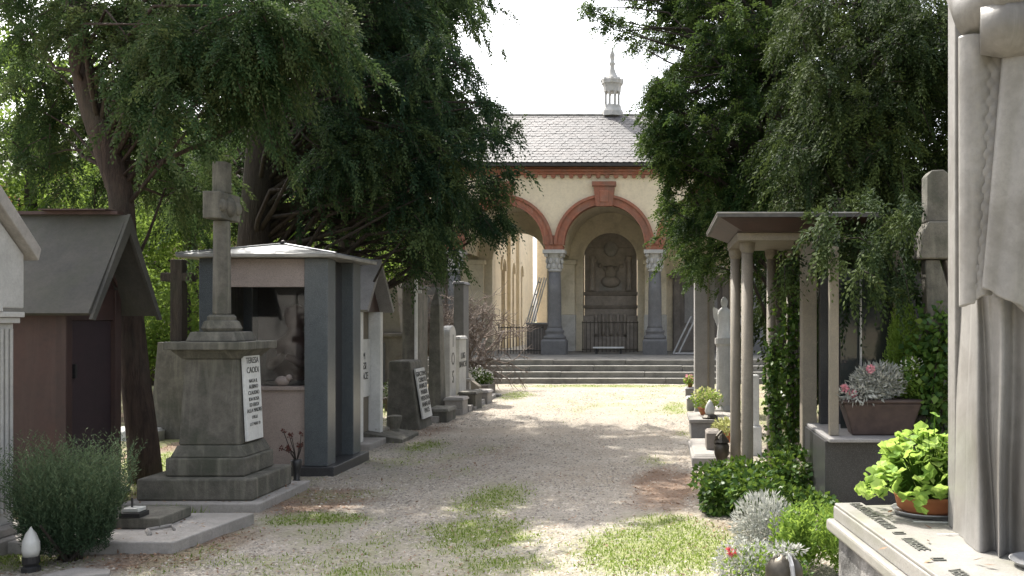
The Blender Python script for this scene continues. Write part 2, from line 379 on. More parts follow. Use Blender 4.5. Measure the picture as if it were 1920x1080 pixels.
me.polygons.foreach_set('use_smooth', [True] * len(me.polygons))

def octa(P, R, tint, name):
    """flattened pebbles"""
    n = len(P); base = np.array([(1, 0, 0), (0, 1, 0), (-1, 0, 0), (0, -1, 0), (0, 0, 1)], float)
    a = rng.uniform(0, 6.28, n); ca, sa = np.cos(a), np.sin(a)
    sc = np.stack([R, R * rng.uniform(.55, .95, n), R * rng.uniform(.35, .7, n)], 1)
    L = base[None] * sc[:, None]
    V = np.stack([L[..., 0] * ca[:, None] - L[..., 1] * sa[:, None], L[..., 0] * sa[:, None] + L[..., 1] * ca[:, None], L[..., 2]], -1) + P[:, None]
    Q = np.array([(0, 1, 4), (1, 2, 4), (2, 3, 4), (3, 0, 4)])[None] + (np.arange(n) * 5)[:, None, None]
    return fastmesh(name, V.reshape(-1, 3), Q.reshape(-1, 3), np.repeat(tint, 5))
def scatter(n, x0, x1, y0, y1, power=1.6):
    u = rng.random(n); y = (y0 ** (1 - power) + u * (y1 ** (1 - power) - y0 ** (1 - power))) ** (1 / (1 - power))
    return rng.uniform(x0, x1, n), y
X, Y = scatter(70000, -4.2, 1.1, 5.3, 22, 2.2); g0, l0 = cover(X, Y)
keep = rng.random(len(X)) < (1 - .97 * g0) * (1 - .97 * l0) * sstep(.3, .62, fbm(X * 1.1, Y * .8, 91)); X, Y = X[keep], Y[keep]
R = .005 + .012 * rng.random(len(X)) ** 3.5 + .0006 * Y
o = link('gravel', octa(np.stack([X, Y, gz(X, Y) - .001], 1), R, rng.random(len(X)) ** 1.3, 'gravel'), M['pebble']); tag(o, 'loose pale gravel strewn over the cemetery path', 'gravel'); o['kind'] = 'stuff'

def quads(Cn, D, Nn, L, Wd, tint, name, belly=.45):
    """one diamond leaf per row: base at Cn, along D, normal Nn"""
    D = D / np.maximum(np.linalg.norm(D, axis=1, keepdims=True), 1e-6)
    Sd = np.cross(Nn, D); Sd /= np.maximum(np.linalg.norm(Sd, axis=1, keepdims=True), 1e-6)
    L = L[:, None]; Wd = Wd[:, None]
    V = np.stack([Cn, Cn + D * L * belly + Sd * Wd * .5, Cn + D * L, Cn + D * L * belly - Sd * Wd * .5], 1).reshape(-1, 3)
    Q = np.arange(len(Cn) * 4).reshape(-1, 4)
    return fastmesh(name, V, Q, np.repeat(tint, 4))
def rnd_unit(n):
    v = rng.normal(size=(n, 3)); return v / np.linalg.norm(v, axis=1, keepdims=True)
X, Y = scatter(210000, -6.4, 1.6, 5.3, 24, 1.9); g0, l0 = cover(X, Y)
keep = rng.random(len(X)) < g0 ** 1.8 * .8; X, Y = X[keep], Y[keep]; n = len(X)
D = np.stack([rng.normal(0, .45, n), rng.normal(0, .45, n), np.ones(n)], 1); tn = np.clip(.5 + .22 * rng.normal(size=n) + .35 * (fbm(X * 1.5, Y * 1.5, 50) - .5), 0, 1)
o = link('grass', quads(np.stack([X, Y, gz(X, Y) - .003], 1), D, rnd_unit(n), rng.uniform(.010, .034, n), .004 + .0004 * Y + .002 * rng.random(n), tn, 'grass', .25), M['grass'])
tag(o, 'short green grass growing in patches on the path', 'grass'); o['kind'] = 'stuff'
X, Y = scatter(95000, -6.4, 1.4, 5.3, 20, 1.7); g0, l0 = cover(X, Y)
keep = rng.random(len(X)) < .06 + l0 * .6; X, Y = X[keep], Y[keep]; n = len(X)
D = rng.normal(size=(n, 3)); D[:, 2] *= .25; Nn = np.stack([rng.normal(0, .35, n), rng.normal(0, .35, n), np.ones(n)], 1)
o = link('fallen_leaves', quads(np.stack([X, Y, gz(X, Y) + .004], 1), D, Nn, rng.uniform(.015, .05, n), rng.uniform(.006, .018, n), rng.random(n), 'fallen_leaves'), M['litter'])
tag(o, 'brown dry needles and leaves fallen along the path edges', 'fallen leaves'); o['kind'] = 'stuff'

# ------------------------------------------------------------------ arcade building
YB, BAY, XC = 29.2, 3.05, -1.72            # front plane, bay width, centre of the middle arch
PLAT = .56; SPR = 3.87; RI, RO = 1.23, 1.5
K0, K1 = -5, 2
bld = thing('arcade_building', 'cream plastered cemetery arcade with red brick arches and grey slate roof', 'building', (XC, YB, PLAT))
st = setting('stone_steps')
for i in range(4):
    z1 = PLAT - .14 * i; y0 = 25.0 - .33 * i; x = -10.6 + .45 * i
    j = 0
    while x < 4.6:
        L_ = random.uniform(1.5, 2.3)
        dz = random.uniform(-.006, .004)
        part('step_block', MB().box(x + .004, x + L_ - .004, y0 + random.uniform(-.01, .01), (y0 + .40 if i else y0 + .7), z1 - .16, z1 + dz), M['step_stone'], st, bevel=.012)
        x += L_; j += 1
part('terrace', MB().box(-10.6, 8, 25.69, 33.0, -.3, PLAT - .004), M['step_stone'], st)
cg = part('courtyard_ground', MB().box(-30, 20, 33.002, 70, -.3, PLAT - .004), M['court']); cg['kind'] = 'structure'
# front wall with arched openings
def arch_wall(y0, y1, z0, ztop, centres, r, spr, x0, x1, mat, name, parent, nseg=24):
    mb = MB()
    def col(xa, xb, za0, zb0):
        mb.add([(xa, y0, za0), (xb, y0, zb0), (xb, y0, ztop), (xa, y0, ztop), (xa, y1, za0), (xb, y1, zb0), (xb, y1, ztop), (xa, y1, ztop)],
               [(0, 1, 2, 3), (5, 4, 7, 6), (0, 4, 5, 1)])
    cur = x0
    for c in centres:
        if c - r > cur:
            mb.box(cur, c - r, y0, y1, z0, ztop)
        pts = [(c - r * math.cos(math.pi * i / nseg), spr + r * math.sin(math.pi * i / nseg)) for i in range(nseg + 1)]
        for a, b in zip(pts[:-1], pts[1:]): col(a[0], b[0], a[1], b[1])
        cur = c + r
    mb.box(cur, x1, y0, y1, z0, ztop)
    return part(name, mb, mat, parent)
cent = [XC + BAY * k for k in range(K0, K1 + 1)]
XL, XR = cent[0] - BAY / 2 - .25, cent[-1] + BAY / 2 + .25
WT = 5.98
arch_wall(YB - .24, YB + .24, SPR - .02, WT, cent, RI, SPR, XL, XR, M['cream'], 'front_wall', bld)
def ring(c, r0, r1, y0, y1, spr, n=30):
    mb = MB(); P = []
    for i in range(n + 1):
        a = math.pi * i / n; ca, sa = -math.cos(a), math.sin(a)
        for r, y in ((r0, y0), (r1, y0), (r1, y1), (r0, y1)): P.append((c + r * ca, y, spr + r * sa))
    fs = []
    for i in range(n):
        for k in range(4): fs.append((i * 4 + k, i * 4 + (k + 1) % 4, i * 4 + 4 + (k + 1) % 4, i * 4 + 4 + k))
    fs += [(0, 3, 2, 1), tuple(n * 4 + k for k in range(4))]
    return mb.add(P, fs)
def make_col():
    mb = MB().lathe([(.24, .81), (.215, .86), (.205, 1.2), (.2, 1.8), (.18, 2.5)], n=28); a = mb.mesh('column_shaft')
    pl = MB().box(-.37, .37, -.37, .37, 0, .40).frustum((-.37, .37, -.37, .37), .40, (-.33, .33, -.33, .33), .46).mesh('plinth')
    bs = MB().lathe([(.33, .46), (.345, .50), (.33, .56), (.28, .58), (.27, .64), (.295, .68), (.29, .72), (.245, .75), (.24, .81)], n=28).mesh('column_base')
    cp = MB().lathe([(.18, 2.5), (.215, 2.53), (.215, 2.56), (.185, 2.58), (.19, 2.75), (.23, 2.92), (.285, 3.05)], n=28)
    for tier, zz0, rr in ((0, 2.60, .20), (1, 2.76, .225)):
        for k in range(8):
            a_ = 2 * math.pi * (k + tier * .5) / 8
            cp.ball((math.cos(a_) * (rr + .015), math.sin(a_) * (rr + .015), zz0 + .07), .06, 8, 5, (.8, .8, 1.5))
    for sx in (-1, 1):
        for sy in (-1, 1): cp.ball((sx * .235, sy * .235, 3.0), .065, 8, 6)
    ab = MB().box(-.33, .33, -.33, .33, 3.05, 3.16).mesh('abacus')
    for m_, k in ((a, 'column_stone'), (pl, 'column_stone'), (bs, 'column_stone'), (ab, 'pale_stone')): m_.materials.append(M[k])
    cm = cp.mesh('capital'); cm.materials.append(M['pale_stone'])
    for m_ in (a, bs): m_.polygons.foreach_set('use_smooth', [len(p.vertices) == 4 for p in m_.polygons])
    return (('plinth', pl), ('column_base', bs), ('column_shaft', a), ('capital', cm), ('abacus', ab))
colparts = make_col()
for k in range(K0, K1 + 2):
    x = XC + BAY * (k - .5)
    cparent = None
    for nm, m_ in colparts:
        if nm == 'column_shaft': continue
    sh = inst('column', colparts[2][1], bld, (x - XC, 0, 0))
    for nm, m_ in colparts:
        if nm != 'column_shaft': inst(nm, m_, sh, (0, 0, 0))
    part('impost_block', MB().box(x - .27, x + .27, YB - .28, YB + .28, PLAT + 3.162, SPR + .28), M['terracotta'], bld)
for c in cent:
    a = part('archivolt', ring(c, RI - .004, RO - .06, YB - .30, YB + .2, SPR), M['terracotta'], bld)
    b = part('outer_moulding', ring(c, RO - .07, RO + .01, YB - .35, YB - .1, SPR), M['terracotta'], bld); 
    part('inner_moulding', ring(c, RI - .02, RI + .03, YB - .32, YB - .2, SPR), M['terracotta'], bld)
    ks = MB().prism([(c - .25, 5.02), (c + .25, 5.02), (c + .32, 5.62), (c - .32, 5.62)], 'y', YB - .40, YB - .2).box(c - .36, c + .36, YB - .44, YB - .2, 5.622, 5.76)
    k_ = part('keystone', ks, M['terracotta'], bld, bevel=.01)
    part('keystone_panel', MB().box(c - .13, c + .13, YB - .43, YB - .39, 5.14, 5.50), M['terracotta'], k_, bevel=.015)
# terracotta frieze, scalloped corbels, gutter
part('frieze', MB().box(XL, XR, YB - .34, YB + .24, WT + .002, 6.20).box(XL, XR, YB - .40, YB - .30, 6.06, 6.12), M['terracotta'], bld)
cmesh = MB().prism([(-.075, .11), (-.06, .03), (0, 0), (.06, .03), (.075, .11)], 'y', -.09, 0).mesh('corbel'); cmesh.materials.append(M['terracotta'])
xk = XL + .1
while xk < XR - .1:
    inst('corbel', cmesh, bld, (xk - XC, -.245, WT - .115 - PLAT)); xk += .27
part('gutter', MB().box(XL - .2, XR + .2, YB - .62, YB - .48, 6.19, 6.27).box(XL - .2, XR + .2, YB - .50, YB + .2, 6.202, 6.24), M['iron'], bld)
# roof
E0, R0 = (YB - .60, 6.27), (YB + 2.9, 8.42)
ang = math.atan2(R0[1] - E0[1], R0[0] - E0[0]); SL = math.hypot(R0[1] - E0[1], R0[0] - E0[0])
rf = part('roof', MB().prism([(E0[0], E0[1] - .02), (R0[0], R0[1] - .03), (R0[0] + 3.5, E0[1] - .02)], 'x', XL - .2, XR + .2), M['tile'], bld)
tm = MB(); prof = [(-.088, .30), (-.088, .06), (-.06, .018), (0, 0), (.06, .018), (.088, .06), (.088, .30)]
tm.prism(prof[::-1], 'z', 0, .014); tmesh = tm.mesh('tile'); tmesh.materials.append(M['tile'])
rows = int(SL / .215); parts_ = []; rest = []
for r in range(rows):
    s_ = r * .215
    xk = XL - .1 + (.09 if r % 2 else 0)
    while xk < XR + .1:
        (parts_ if (-4.72 < xk < -.78 and r < 99) else rest).append((xk, s_)); xk += .18
parts_.sort(key=lambda p: -p[1] * .01 - abs(p[0] + 2.7)); parts_, ov = parts_[-300:], parts_[:-300]; rest += ov
def tmat(xk, s_):
    y = E0[0] + math.cos(ang) * s_; z = E0[1] + math.sin(ang) * s_
    return (xk + random.uniform(-.006, .006), y, z + .02 + random.uniform(0, .006)), (ang - .04 + random.uniform(-.015, .015), random.uniform(-.02, .02), random.uniform(-.03, .03))
for xk, s_ in parts_:
    l, r = tmat(xk, s_); inst('roof_tile', tmesh, rf, (l[0] - XC, l[1] - YB, l[2] - PLAT), r)
mb = MB()
for xk, s_ in rest:
    l, r = tmat(xk, s_); Mx = Matrix.Translation(l) @ Matrix.Rotation(r[0], 4, 'X')
    mb.add([Mx @ v.co for v in tmesh.vertices], [tuple(p.vertices) for p in tmesh.polygons])
part('roof_tiles', mb, M['tile'], rf, kind='stuff')
part('ridge_cap', MB().tube([(XL - .2, R0[0], R0[1] + .02), (XR + .2, R0[0], R0[1] + .02)], .07, 8), M['zinc_edge'], rf)
# roof lantern
YLn = R0[0] + .1; xl = px(1148, YLn); zl = 8.42
ln = thing('roof_lantern', 'small stone lantern turret with columns standing on the slate roof ridge', 'turret', (xl, YLn, zl))
u = YLn / F
def zy(y): return pz(y, YLn)
lb = part('base', MB().lathe([(.37, 0), (.37, zy(210) - zl), (.30, zy(203) - zl), (.29, zy(198) - zl)], (xl, YLn, zl), 8), M['pale_stone'], ln)
cz0, cz1 = zy(198), zy(173)
cm = MB().lathe([(.045, 0), (.035, .05), (.033, cz1 - cz0 - .08), (.05, cz1 - cz0 - .03), (.055, cz1 - cz0)], n=8).mesh('column'); cm.materials.append(M['pale_stone'])
for k in range(8):
    a = math.pi / 8 + k * math.pi / 4; inst('column', cm, ln, (.235 * math.cos(a), .235 * math.sin(a), cz0 - zl))
part('drum', MB().lathe([(.29, cz1), (.30, zy(165)), (.31, zy(163)), (.33, zy(160)), (.37, zy(158)), (.37, zy(151)), (.33, zy(149))], (xl, YLn, 0), 8), M['pale_stone'], ln)
for k in range(8):
    a = k * math.pi / 4
    part('gablet', MB().ball((xl + .32 * math.cos(a), YLn + .32 * math.sin(a), zy(152)), .09, 8, 5, (.8, .8, 1.1)), M['pale_stone'], ln)
part('spire', MB().lathe([(.33, zy(150)), (.22, zy(146)), (.13, zy(137)), (.085, zy(130)), (.07, zy(124)), (.1, zy(121)), (.1, zy(118)), (.06, zy(115)), (.085, zy(108)), (.09, zy(102)), (.05, zy(97)), (.012, zy(88))], (xl, YLn, 0), 12), M['pale_stone'], ln, smooth=True)

# gallery behind the front arches
YK = 32.3
part('gallery_ceiling', MB().box(XL, XR, YB + .25, YK + .5, 5.35, 5.5), M['cream_in'], bld)
open_c = [c for c in cent if abs(c - XC) < 4]
bk = [c for c in cent if c <= XC + .1 and c > XC - 2 * BAY + .5]
arch_wall(YK, YK + .5, PLAT, 5.35, bk, .92, 3.63, XL, XR, M['cream_in'], 'gallery_back_wall', bld)
for c in bk:
    part('gallery_archivolt', ring(c, .90, 1.05, YK - .03, YK + .1, 3.63), M['cream_in'], bld)
for k in range(K0, K1 + 2):
    x = XC + BAY * (k - .5)
    part('gallery_pier', MB().box(x - .36, x + .36, YK - .32, YK - .003, 1.78, 3.6).box(x - .42, x + .42, YK - .37, YK - .003, 3.45, 3.60), M['cream_in'], bld, bevel=.01)
    part('pier_dado', MB().box(x - .38, x + .38, YK - .34, YK - .002, PLAT, 1.777), M['white_wash'], bld, bevel=.01)
    mbv = ring(0, .001, .001, 0, 0, 0)
    # transverse rib from the column to the pier
    part('transverse_rib', MB().box(x - .17, x + .17, YB + .25, YK - .003, 4.9, 5.345), M['cream_in'], bld)
for c in cent:
    # barrel vault of each bay, springing from the transverse ribs
    vb = MB(); nseg = 16
    def vf(u, v, c=c):
        a = math.pi * u; return (c - 1.36 * math.cos(a), YB + .245 + v * (YK - YB - .25), 3.72 + 1.36 * math.sin(a) * 1.1)
    vb.grid(vf, nseg + 1, 2); part('vault', vb, M['cream_in'], bld)
# closed bays: wall tombs
for c in [q for q in cent if q not in bk]:
    w_ = part('wall_tomb', MB().box(c - .95, c + .95, YK - .10, YK - .002, PLAT, 3.0).box(c - 1.05, c + 1.05, YK - .18, YK - .002, 3.0, 3.15)
         .prism([(c - 1.0, 3.15), (c + 1.0, 3.15), (c, 3.75)], 'y', YK - .14, YK - .002), M['brown_stone'], bld, bevel=.01)
    for s in (-1, 1): part('pilaster', MB().box(c + s * .8 - .1, c + s * .8 + .1, YK - .16, YK - .101, PLAT, 2.998), M['brown_stone'], w_)
    part('tablet', MB().box(c - .55, c + .55, YK - .125, YK - .101, 1.5, 2.7), M['grey_granite'], w_)
# courtyard seen through the left bay: wall facing the sun side
cw = thing('courtyard_wing', 'bright cream plastered wing with narrow arches behind the open bay of the arcade', 'building', (-8, 37, PLAT))
def wing():
    mb = MB(); X0 = -5.75; z0, zt, spr, r = PLAT, 5.7, 3.4, .42
    def pl(y0, y1, za, zb):
        mb.add([(X0, y0, za), (X0, y1, zb), (X0, y1, zt), (X0, y0, zt), (X0 - .4, y0, za), (X0 - .4, y1, zb), (X0 - .4, y1, zt), (X0 - .4, y0, zt)], [(0, 1, 2, 3), (5, 4, 7, 6), (0, 4, 5, 1)])
    cur = 33.2
    for cy in (34.9, 37.1, 39.3):
        mb.box(X0 - .4, X0, cur, cy - r, z0, zt)
        P = [(cy - r * math.cos(math.pi * i / 14), spr + r * math.sin(math.pi * i / 14)) for i in range(15)]
        for a, b in zip(P[:-1], P[1:]): pl(a[0], b[0], a[1], b[1])
        cur = cy + r
    mb.box(X0 - .4, X0, cur, 43, z0, zt)
    return mb
part('wall', wing(), M['cream'], cw)
for cy in (34.9, 37.1, 39.3):
    mbr = ring(cy, .42, .56, 0, .06, 3.4)
    mbr.v = [(-5.75 + p[1], p[0], p[2]) for p in mbr.v]; part('arch_moulding', mbr, M['cream'], cw)
    part('window_reveal', MB().box(-7.2, -6.3, cy - .6, cy + .6, PLAT, 4), M['brown_stone'], cw)
for cy in (36.0, 38.2): part('pilaster', MB().box(-5.748, -5.62, cy - .2, cy + .2, PLAT, 5.2), M['cream'], cw)
part('end_wall', MB().box(-5.6, 2.0, 43.2, 43.6, PLAT, 5.6), M['cream'], cw)
part('roof', MB().prism([(33.2, 5.7), (43, 5.7), (43, 5.8), (33.2, 5.8)], 'x', -8.5, -5.5), M['tile'], cw)
# carved monument filling the middle bay
YM = 32.95
mo = thing('wall_monument', 'tall brown carved stone monument with round top inside the middle arch', 'monument', (XC, YM, PLAT))
cx = px(1146, YM); wd = .93
part('base', MB().box(cx - wd, cx + wd, YM - .45, YM + .35, PLAT, 1.02).box(cx - wd, cx - .55, YM - .52, YM - .4, PLAT, 1.75).box(cx + .55, cx + wd, YM - .52, YM - .4, PLAT, 1.75), M['monument_stone'], mo, bevel=.02)
part('pedestal', MB().box(cx - .88, cx + .88, YM - .38, YM + .3, 1.02, 1.98).frustum((cx - .88, cx + .88, YM - .40, YM + .3), 1.98, (cx - .97, cx + .97, YM - .5, YM + .3), 2.10).box(cx - .88, cx + .88, YM - .36, YM + .3, 2.10, 2.42)
     .frustum((cx - .88, cx + .88, YM - .36, YM + .3), 2.42, (cx - .98, cx + .98, YM - .48, YM + .3), 2.55), M['monument_stone'], mo, bevel=.015)
for k in range(5): part('baluster', MB().lathe([(.07, 0), (.05, .1), (.075, .3), (.05, .55), (.07, .7)], (cx - .5 + .25 * k, YM - .42, 1.1), 10), M['monument_stone'], mo, smooth=True)
up = part('aedicule', MB().box(cx - .88, cx + .88, YM - .3, YM + .3, 2.552, 4.05).prism([(cx - .9 * math.cos(math.pi * i / 16), 4.05 + .62 * math.sin(math.pi * i / 16)) for i in range(16, -1, -1)], 'y', YM - .3, YM + .3), M['monument_stone'], mo, bevel=.02)
for s in (-1, 1): part('pilaster', MB().lathe([(.11, 2.6), (.09, 2.7), (.085, 3.6), (.12, 3.75)], (cx + s * .62, YM - .36, 0), 12), M['monument_stone'], mo)
part('medallion', MB().ball((cx, YM - .3, 4.02), .24, 16, 8, (1, .35, 1.15)), M['slab_stone'], mo, smooth=True)
part('bust', MB().ball((cx, YM - .34, 3.2), .2, 14, 8, (1, .6, 1.3)).ball((cx, YM - .34, 2.9), .34, 14, 8, (1, .5, .6)), M['monument_stone'], mo, smooth=True)
part('inscription_panel', MB().box(cx - .38, cx + .38, YM - .33, YM - .302, 2.60, 2.86), M['slab_stone'], mo)
for k in range(-3, 4):
    part('festoon', MB().ball((cx + .18 * k, YM - .32, 3.62 - .035 * (9 - k * k)), .085, 8, 6, (1, .7, 1)), M['monument_stone'], mo, smooth=True)
# low bench bar before the monument, iron railings, folded steel racks
def bars(name, label, x0, x1, y, z0, z1, n, m, cat='railing'):
    o = thing(name, label, cat, ((x0 + x1) / 2, y, z0))
    bm_ = MB().tube([(0, 0, 0), (0, 0, z1 - z0)], .012, 5).mesh('bar'); bm_.materials.append(m)
    for i in range(n): inst('bar', bm_, o, (x0 + (x1 - x0) * i / (n - 1) - (x0 + x1) / 2, 0, 0))
    for z in (z0 + .08, z1 - .06): part('rail', MB().box(x0 - .02, x1 + .02, y - .014, y + .014, z, z + .03), m, o)
    return o
bars('iron_railing', 'low dark iron railing before the open left bay of the arcade', px(935, 29.6), px(1018, 29.6), 29.6, PLAT, PLAT + .85, 16, M['iron'])
bars('iron_railing', 'iron railing with pale bars in front of the brown carved monument', px(1092, 31), px(1196, 31), 31.0, PLAT, PLAT + 1.0, 15, M['bronze'])
b = thing('low_bench', 'low bench with white top bar standing in front of the monument railing', 'bench', (px(1144, 29.6), 29.6, PLAT))
part('top', MB().box(px(1112, 29.6), px(1170, 29.6), 29.5, 29.8, PLAT + .17, PLAT + .21), M['white_marble'], b)
for x in (1118, 1164): part('leg', MB().box(px(x, 29.6) - .03, px(x, 29.6) + .03, 29.55, 29.75, PLAT, PLAT + .168), M['iron'], b)
def rack(loc, label, flip, h, run):
    o = thing('steel_rack', label, 'rack', loc, 0, 'folded steel racks')
    x, y, z = loc
    for s in (0, .16):
        for d in (0, .55):
            part('rail', MB().tube([(x + s * flip, y + d, z + .02), (x + (s + run) * flip, y + d, z + h)], .022, 6), M['steel'], o)
    for k in range(4):
        tt = .12 + .26 * k
        part('rung', MB().tube([(x + run * tt * flip, y, z + h * tt), (x + run * tt * flip, y + .55, z + h * tt)], .018, 6), M['steel'], o)
    part('foot', MB().tube([(x, y - .1, z + .03), (x + (run + .35) * flip, y - .1, z + .03)], .03, 6), M['steel'], o)
    return o
rack((px(1262, 29.2), 28.9, PLAT), 'folded pale steel rack leaning in the dark right bay of the arcade', 1, 1.15, .55)
rack((px(990, 31), 30.6, PLAT + .9), 'pale steel rack leaning high against the left bay column', 1, 1.5, .42)
part('cabinet', MB().box(px(992, 31.2), px(1024, 31.2), 30.6, 31.6, PLAT, PLAT + .898), M['brown_stone'], None)
tag(bpy.data.objects['cabinet'], 'dark stone cabinet under the leaning steel rack', 'cabinet')

# ------------------------------------------------------------------ left side monuments
# white stone aedicule at the left edge; its gable faces the path (+X)
XW = -4.58
ch = thing('white_stone_shrine', 'white stone shrine with gabled arch and fluted corner pillar at the left', 'shrine', (-5.1, 6.0, 0))
ya, yb, ym = 5.06, 6.90, 5.98
def gable_arch():
    """front face of the shrine in the plane X: gabled slab with an arched opening"""
    mb = MB(); zb = pz(578, 6.85); r, spr = .60, 1.72
    ze = pz(478, 6.9); za = 2.86
    def top(y): return ze + (za - ze) * (1 - abs(y - ym) / (yb - ym))
    ysamp = [ya, ym - r] + [ym - r * math.cos(math.pi * i / 20) for i in range(1, 20)] + [ym + r, yb]
    def bot(y):
        d = abs(y - ym)
        return zb if d >= r else max(zb, spr - .06 + math.sqrt(max(r * r - d * d, 0)))
    for x0, x1 in ((XW - .34, XW),):
        P = []
        for y in ysamp: P += [(x1, y, bot(y)), (x1, y, top(y)), (x0, y, bot(y)), (x0, y, top(y))]
        fs = []
        for i in range(len(ysamp) - 1):
            a, b = i * 4, i * 4 + 4
            fs += [(a, b, b + 1, a + 1), (b + 2, a + 2, a + 3, b + 3), (a + 1, b + 1, b + 3, a + 3), (a + 2, b + 2, b, a)]
        fs += [(0, 1, 3, 2), (len(P) - 4, len(P) - 2, len(P) - 1, len(P) - 3)]
        mb.add(P, fs)
    return mb
part('arched_gable', gable_arch(), M['pale_stone'], ch, bevel=.008)
ze = pz(478, 6.9)
part('roof_slab', MB().prism([(yb + .06, ze - .04), (yb + .09, ze + .05), (ym, 3.06), (ya - .09, ze + .05), (ya - .06, ze - .04), (ym, 2.91)], 'x', XW - 1.3, XW + .07), M['slab_stone'], ch, bevel=.008)
ringm = ring(ym, .56, .66, 0, .03, 1.66); ringm.v = [(XW + p[1] - .003, p[0], p[2]) for p in ringm.v]; part('arch_moulding', ringm, M['pale_stone'], ch)
for s, yc in ((1, 6.72), (-1, 5.24)):
    zc = pz(590, 6.7)
    pl = part('pillar', MB().box(XW - .26, XW - .03, yc - .11, yc + .11, .16, zc - .06), M['pale_stone'], ch, bevel=.006)
    part('capital', MB().box(XW - .29, XW - .0, yc - .14, yc + .14, zc - .06, zc - .02).box(XW - .31, XW + .02, yc - .16, yc + .16, zc - .018, zc + .02), M['pale_stone'], pl, bevel=.005)
    for k in range(4): part('flute', MB().tube([(XW - .024, yc - .075 + .05 * k, .25), (XW - .024, yc - .075 + .05 * k, zc - .1)], .014, 6), M['pale_stone'], pl)
part('back_wall', MB().box(XW - 1.2, XW - 1.05, ya, yb, 0.1, ze), M['pale_stone'], ch)
part('side_wall', MB().box(XW - 1.048, XW - .36, yb - .14, yb - .0, .1, ze), M['pale_stone'], ch)
part('side_wall', MB().box(XW - 1.048, XW - .36, ya, ya + .14, .1, ze), M['pale_stone'], ch)
part('base_slab', MB().box(XW - 1.3, XW + .12, ya - .1, yb + .1, -.05, .10), M['slab_stone'], ch, bevel=.01)
part('base_step', MB().box(XW - 1.25, XW + .06, ya - .04, yb + .04, .102, .16), M['slab_stone'], ch, bevel=.01)

# brown metal chapel with steep roof
bc = thing('brown_chapel', 'small brown metal chapel with steep dark gabled roof beside the leaning tree', 'chapel', (-5.9, 8.5, 0))
XG, XBr = -5.02, -4.74
y0, y1, yr = 7.94, 9.06, 8.52
zE, zR = pz(588, 8.5), pz(404, 8.55)
def slope(ys_, zs, side):
    d = .05
    return MB().add([(-7.0, ys_, zE), (XBr, ys_, zE), (XBr, yr, zR), (-7.0, yr, zR), (-7.0, ys_ + side * d, zE - .02), (XBr, ys_ + side * d, zE - .02), (XBr, yr, zR - .07), (-7.0, yr, zR - .07)],
                    [(0, 1, 2, 3), (7, 6, 5, 4), (0, 4, 5, 1), (1, 5, 6, 2), (2, 6, 7, 3), (3, 7, 4, 0)])
r1 = part('roof_slope', slope(y0, 0, 1), M['roof_sheet'], bc); part('roof_slope', slope(y1, 0, -1), M['roof_sheet'], bc)
part('ridge_cap', MB().box(-5.7, XBr - .06, yr - .05, yr + .05, zR + .002, zR + .03).box(-5.45, XBr - .12, yr - .13, yr + .12, zR + .031, zR + .043), M['brown_metal'], bc)
for s, yy in ((1, y0), (-1, y1)):
    part('barge_board', MB().add([(XBr + .004, yy, zE - .05), (XBr + .004, yy + s * .05, zE - .06), (XBr + .004, yr, zR - .16), (XBr + .004, yr, zR + .01), (XBr + .03, yy, zE - .05), (XBr + .03, yy + s * .05, zE - .06), (XBr + .03, yr, zR - .16), (XBr + .03, yr, zR + .01)],
         [(0, 1, 2, 3), (7, 6, 5, 4), (0, 4, 5, 1), (1, 5, 6, 2), (2, 6, 7, 3), (3, 7, 4, 0)]), M['roof_sheet'], bc)
wy0, wy1 = 8.10, 8.92
part('side_wall', MB().box(-6.9, XG - .09, wy0, wy0 + .04, .05, zE + .2), M['brown_metal'], bc)
part('side_wall', MB().box(-6.9, XG - .09, wy1 - .04, wy1, .05, zE + .2), M['brown_metal'], bc)
for yy in (wy0 - .005, wy1 - .085): part('corner_post', MB().box(XG - .09, XG, yy, yy + .09, .05, zE + .22), M['brown_metal'], bc, bevel=.006)
part('door', MB().box(XG - .07, XG - .04, wy0 + .1, wy1 - .1, .06, zE - .06), M['brown_door'], bc)
part('handle', MB().box(XG - .04, XG - .01, wy0 + .14, wy0 + .17, 1.1, 1.22), M['black'], bc)
part('gable_panel', MB().prism([(wy0 + .01, zE + .221), (wy1 - .01, zE + .221), (yr, zR - .12)], 'x', XG - .06, XG - .03), M['brown_metal'], bc)
part('lintel', MB().box(XG - .06, XG - .02, wy0 + .086, wy1 - .086, zE - .058, zE + .218), M['brown_metal'], bc)
for a, b in (((XG - .0, wy0 + .05, zE + .25), (XG - .0, yr + .02, zE + .52)), ((XG - .0, yr, zE + .22), (XG - .0, yr + .22, zE + .42)), ((XG, wy1 - .04, zE + .24), (XG, yr + .05, zR - .3))):
    part('gable_brace', MB().tube([a, b], .02, 6), M['brown_metal'], bc)
part('plinth', MB().box(-6.95, XG + .06, wy0 - .05, wy1 + .05, -.05, .048), M['slab_stone'], bc)

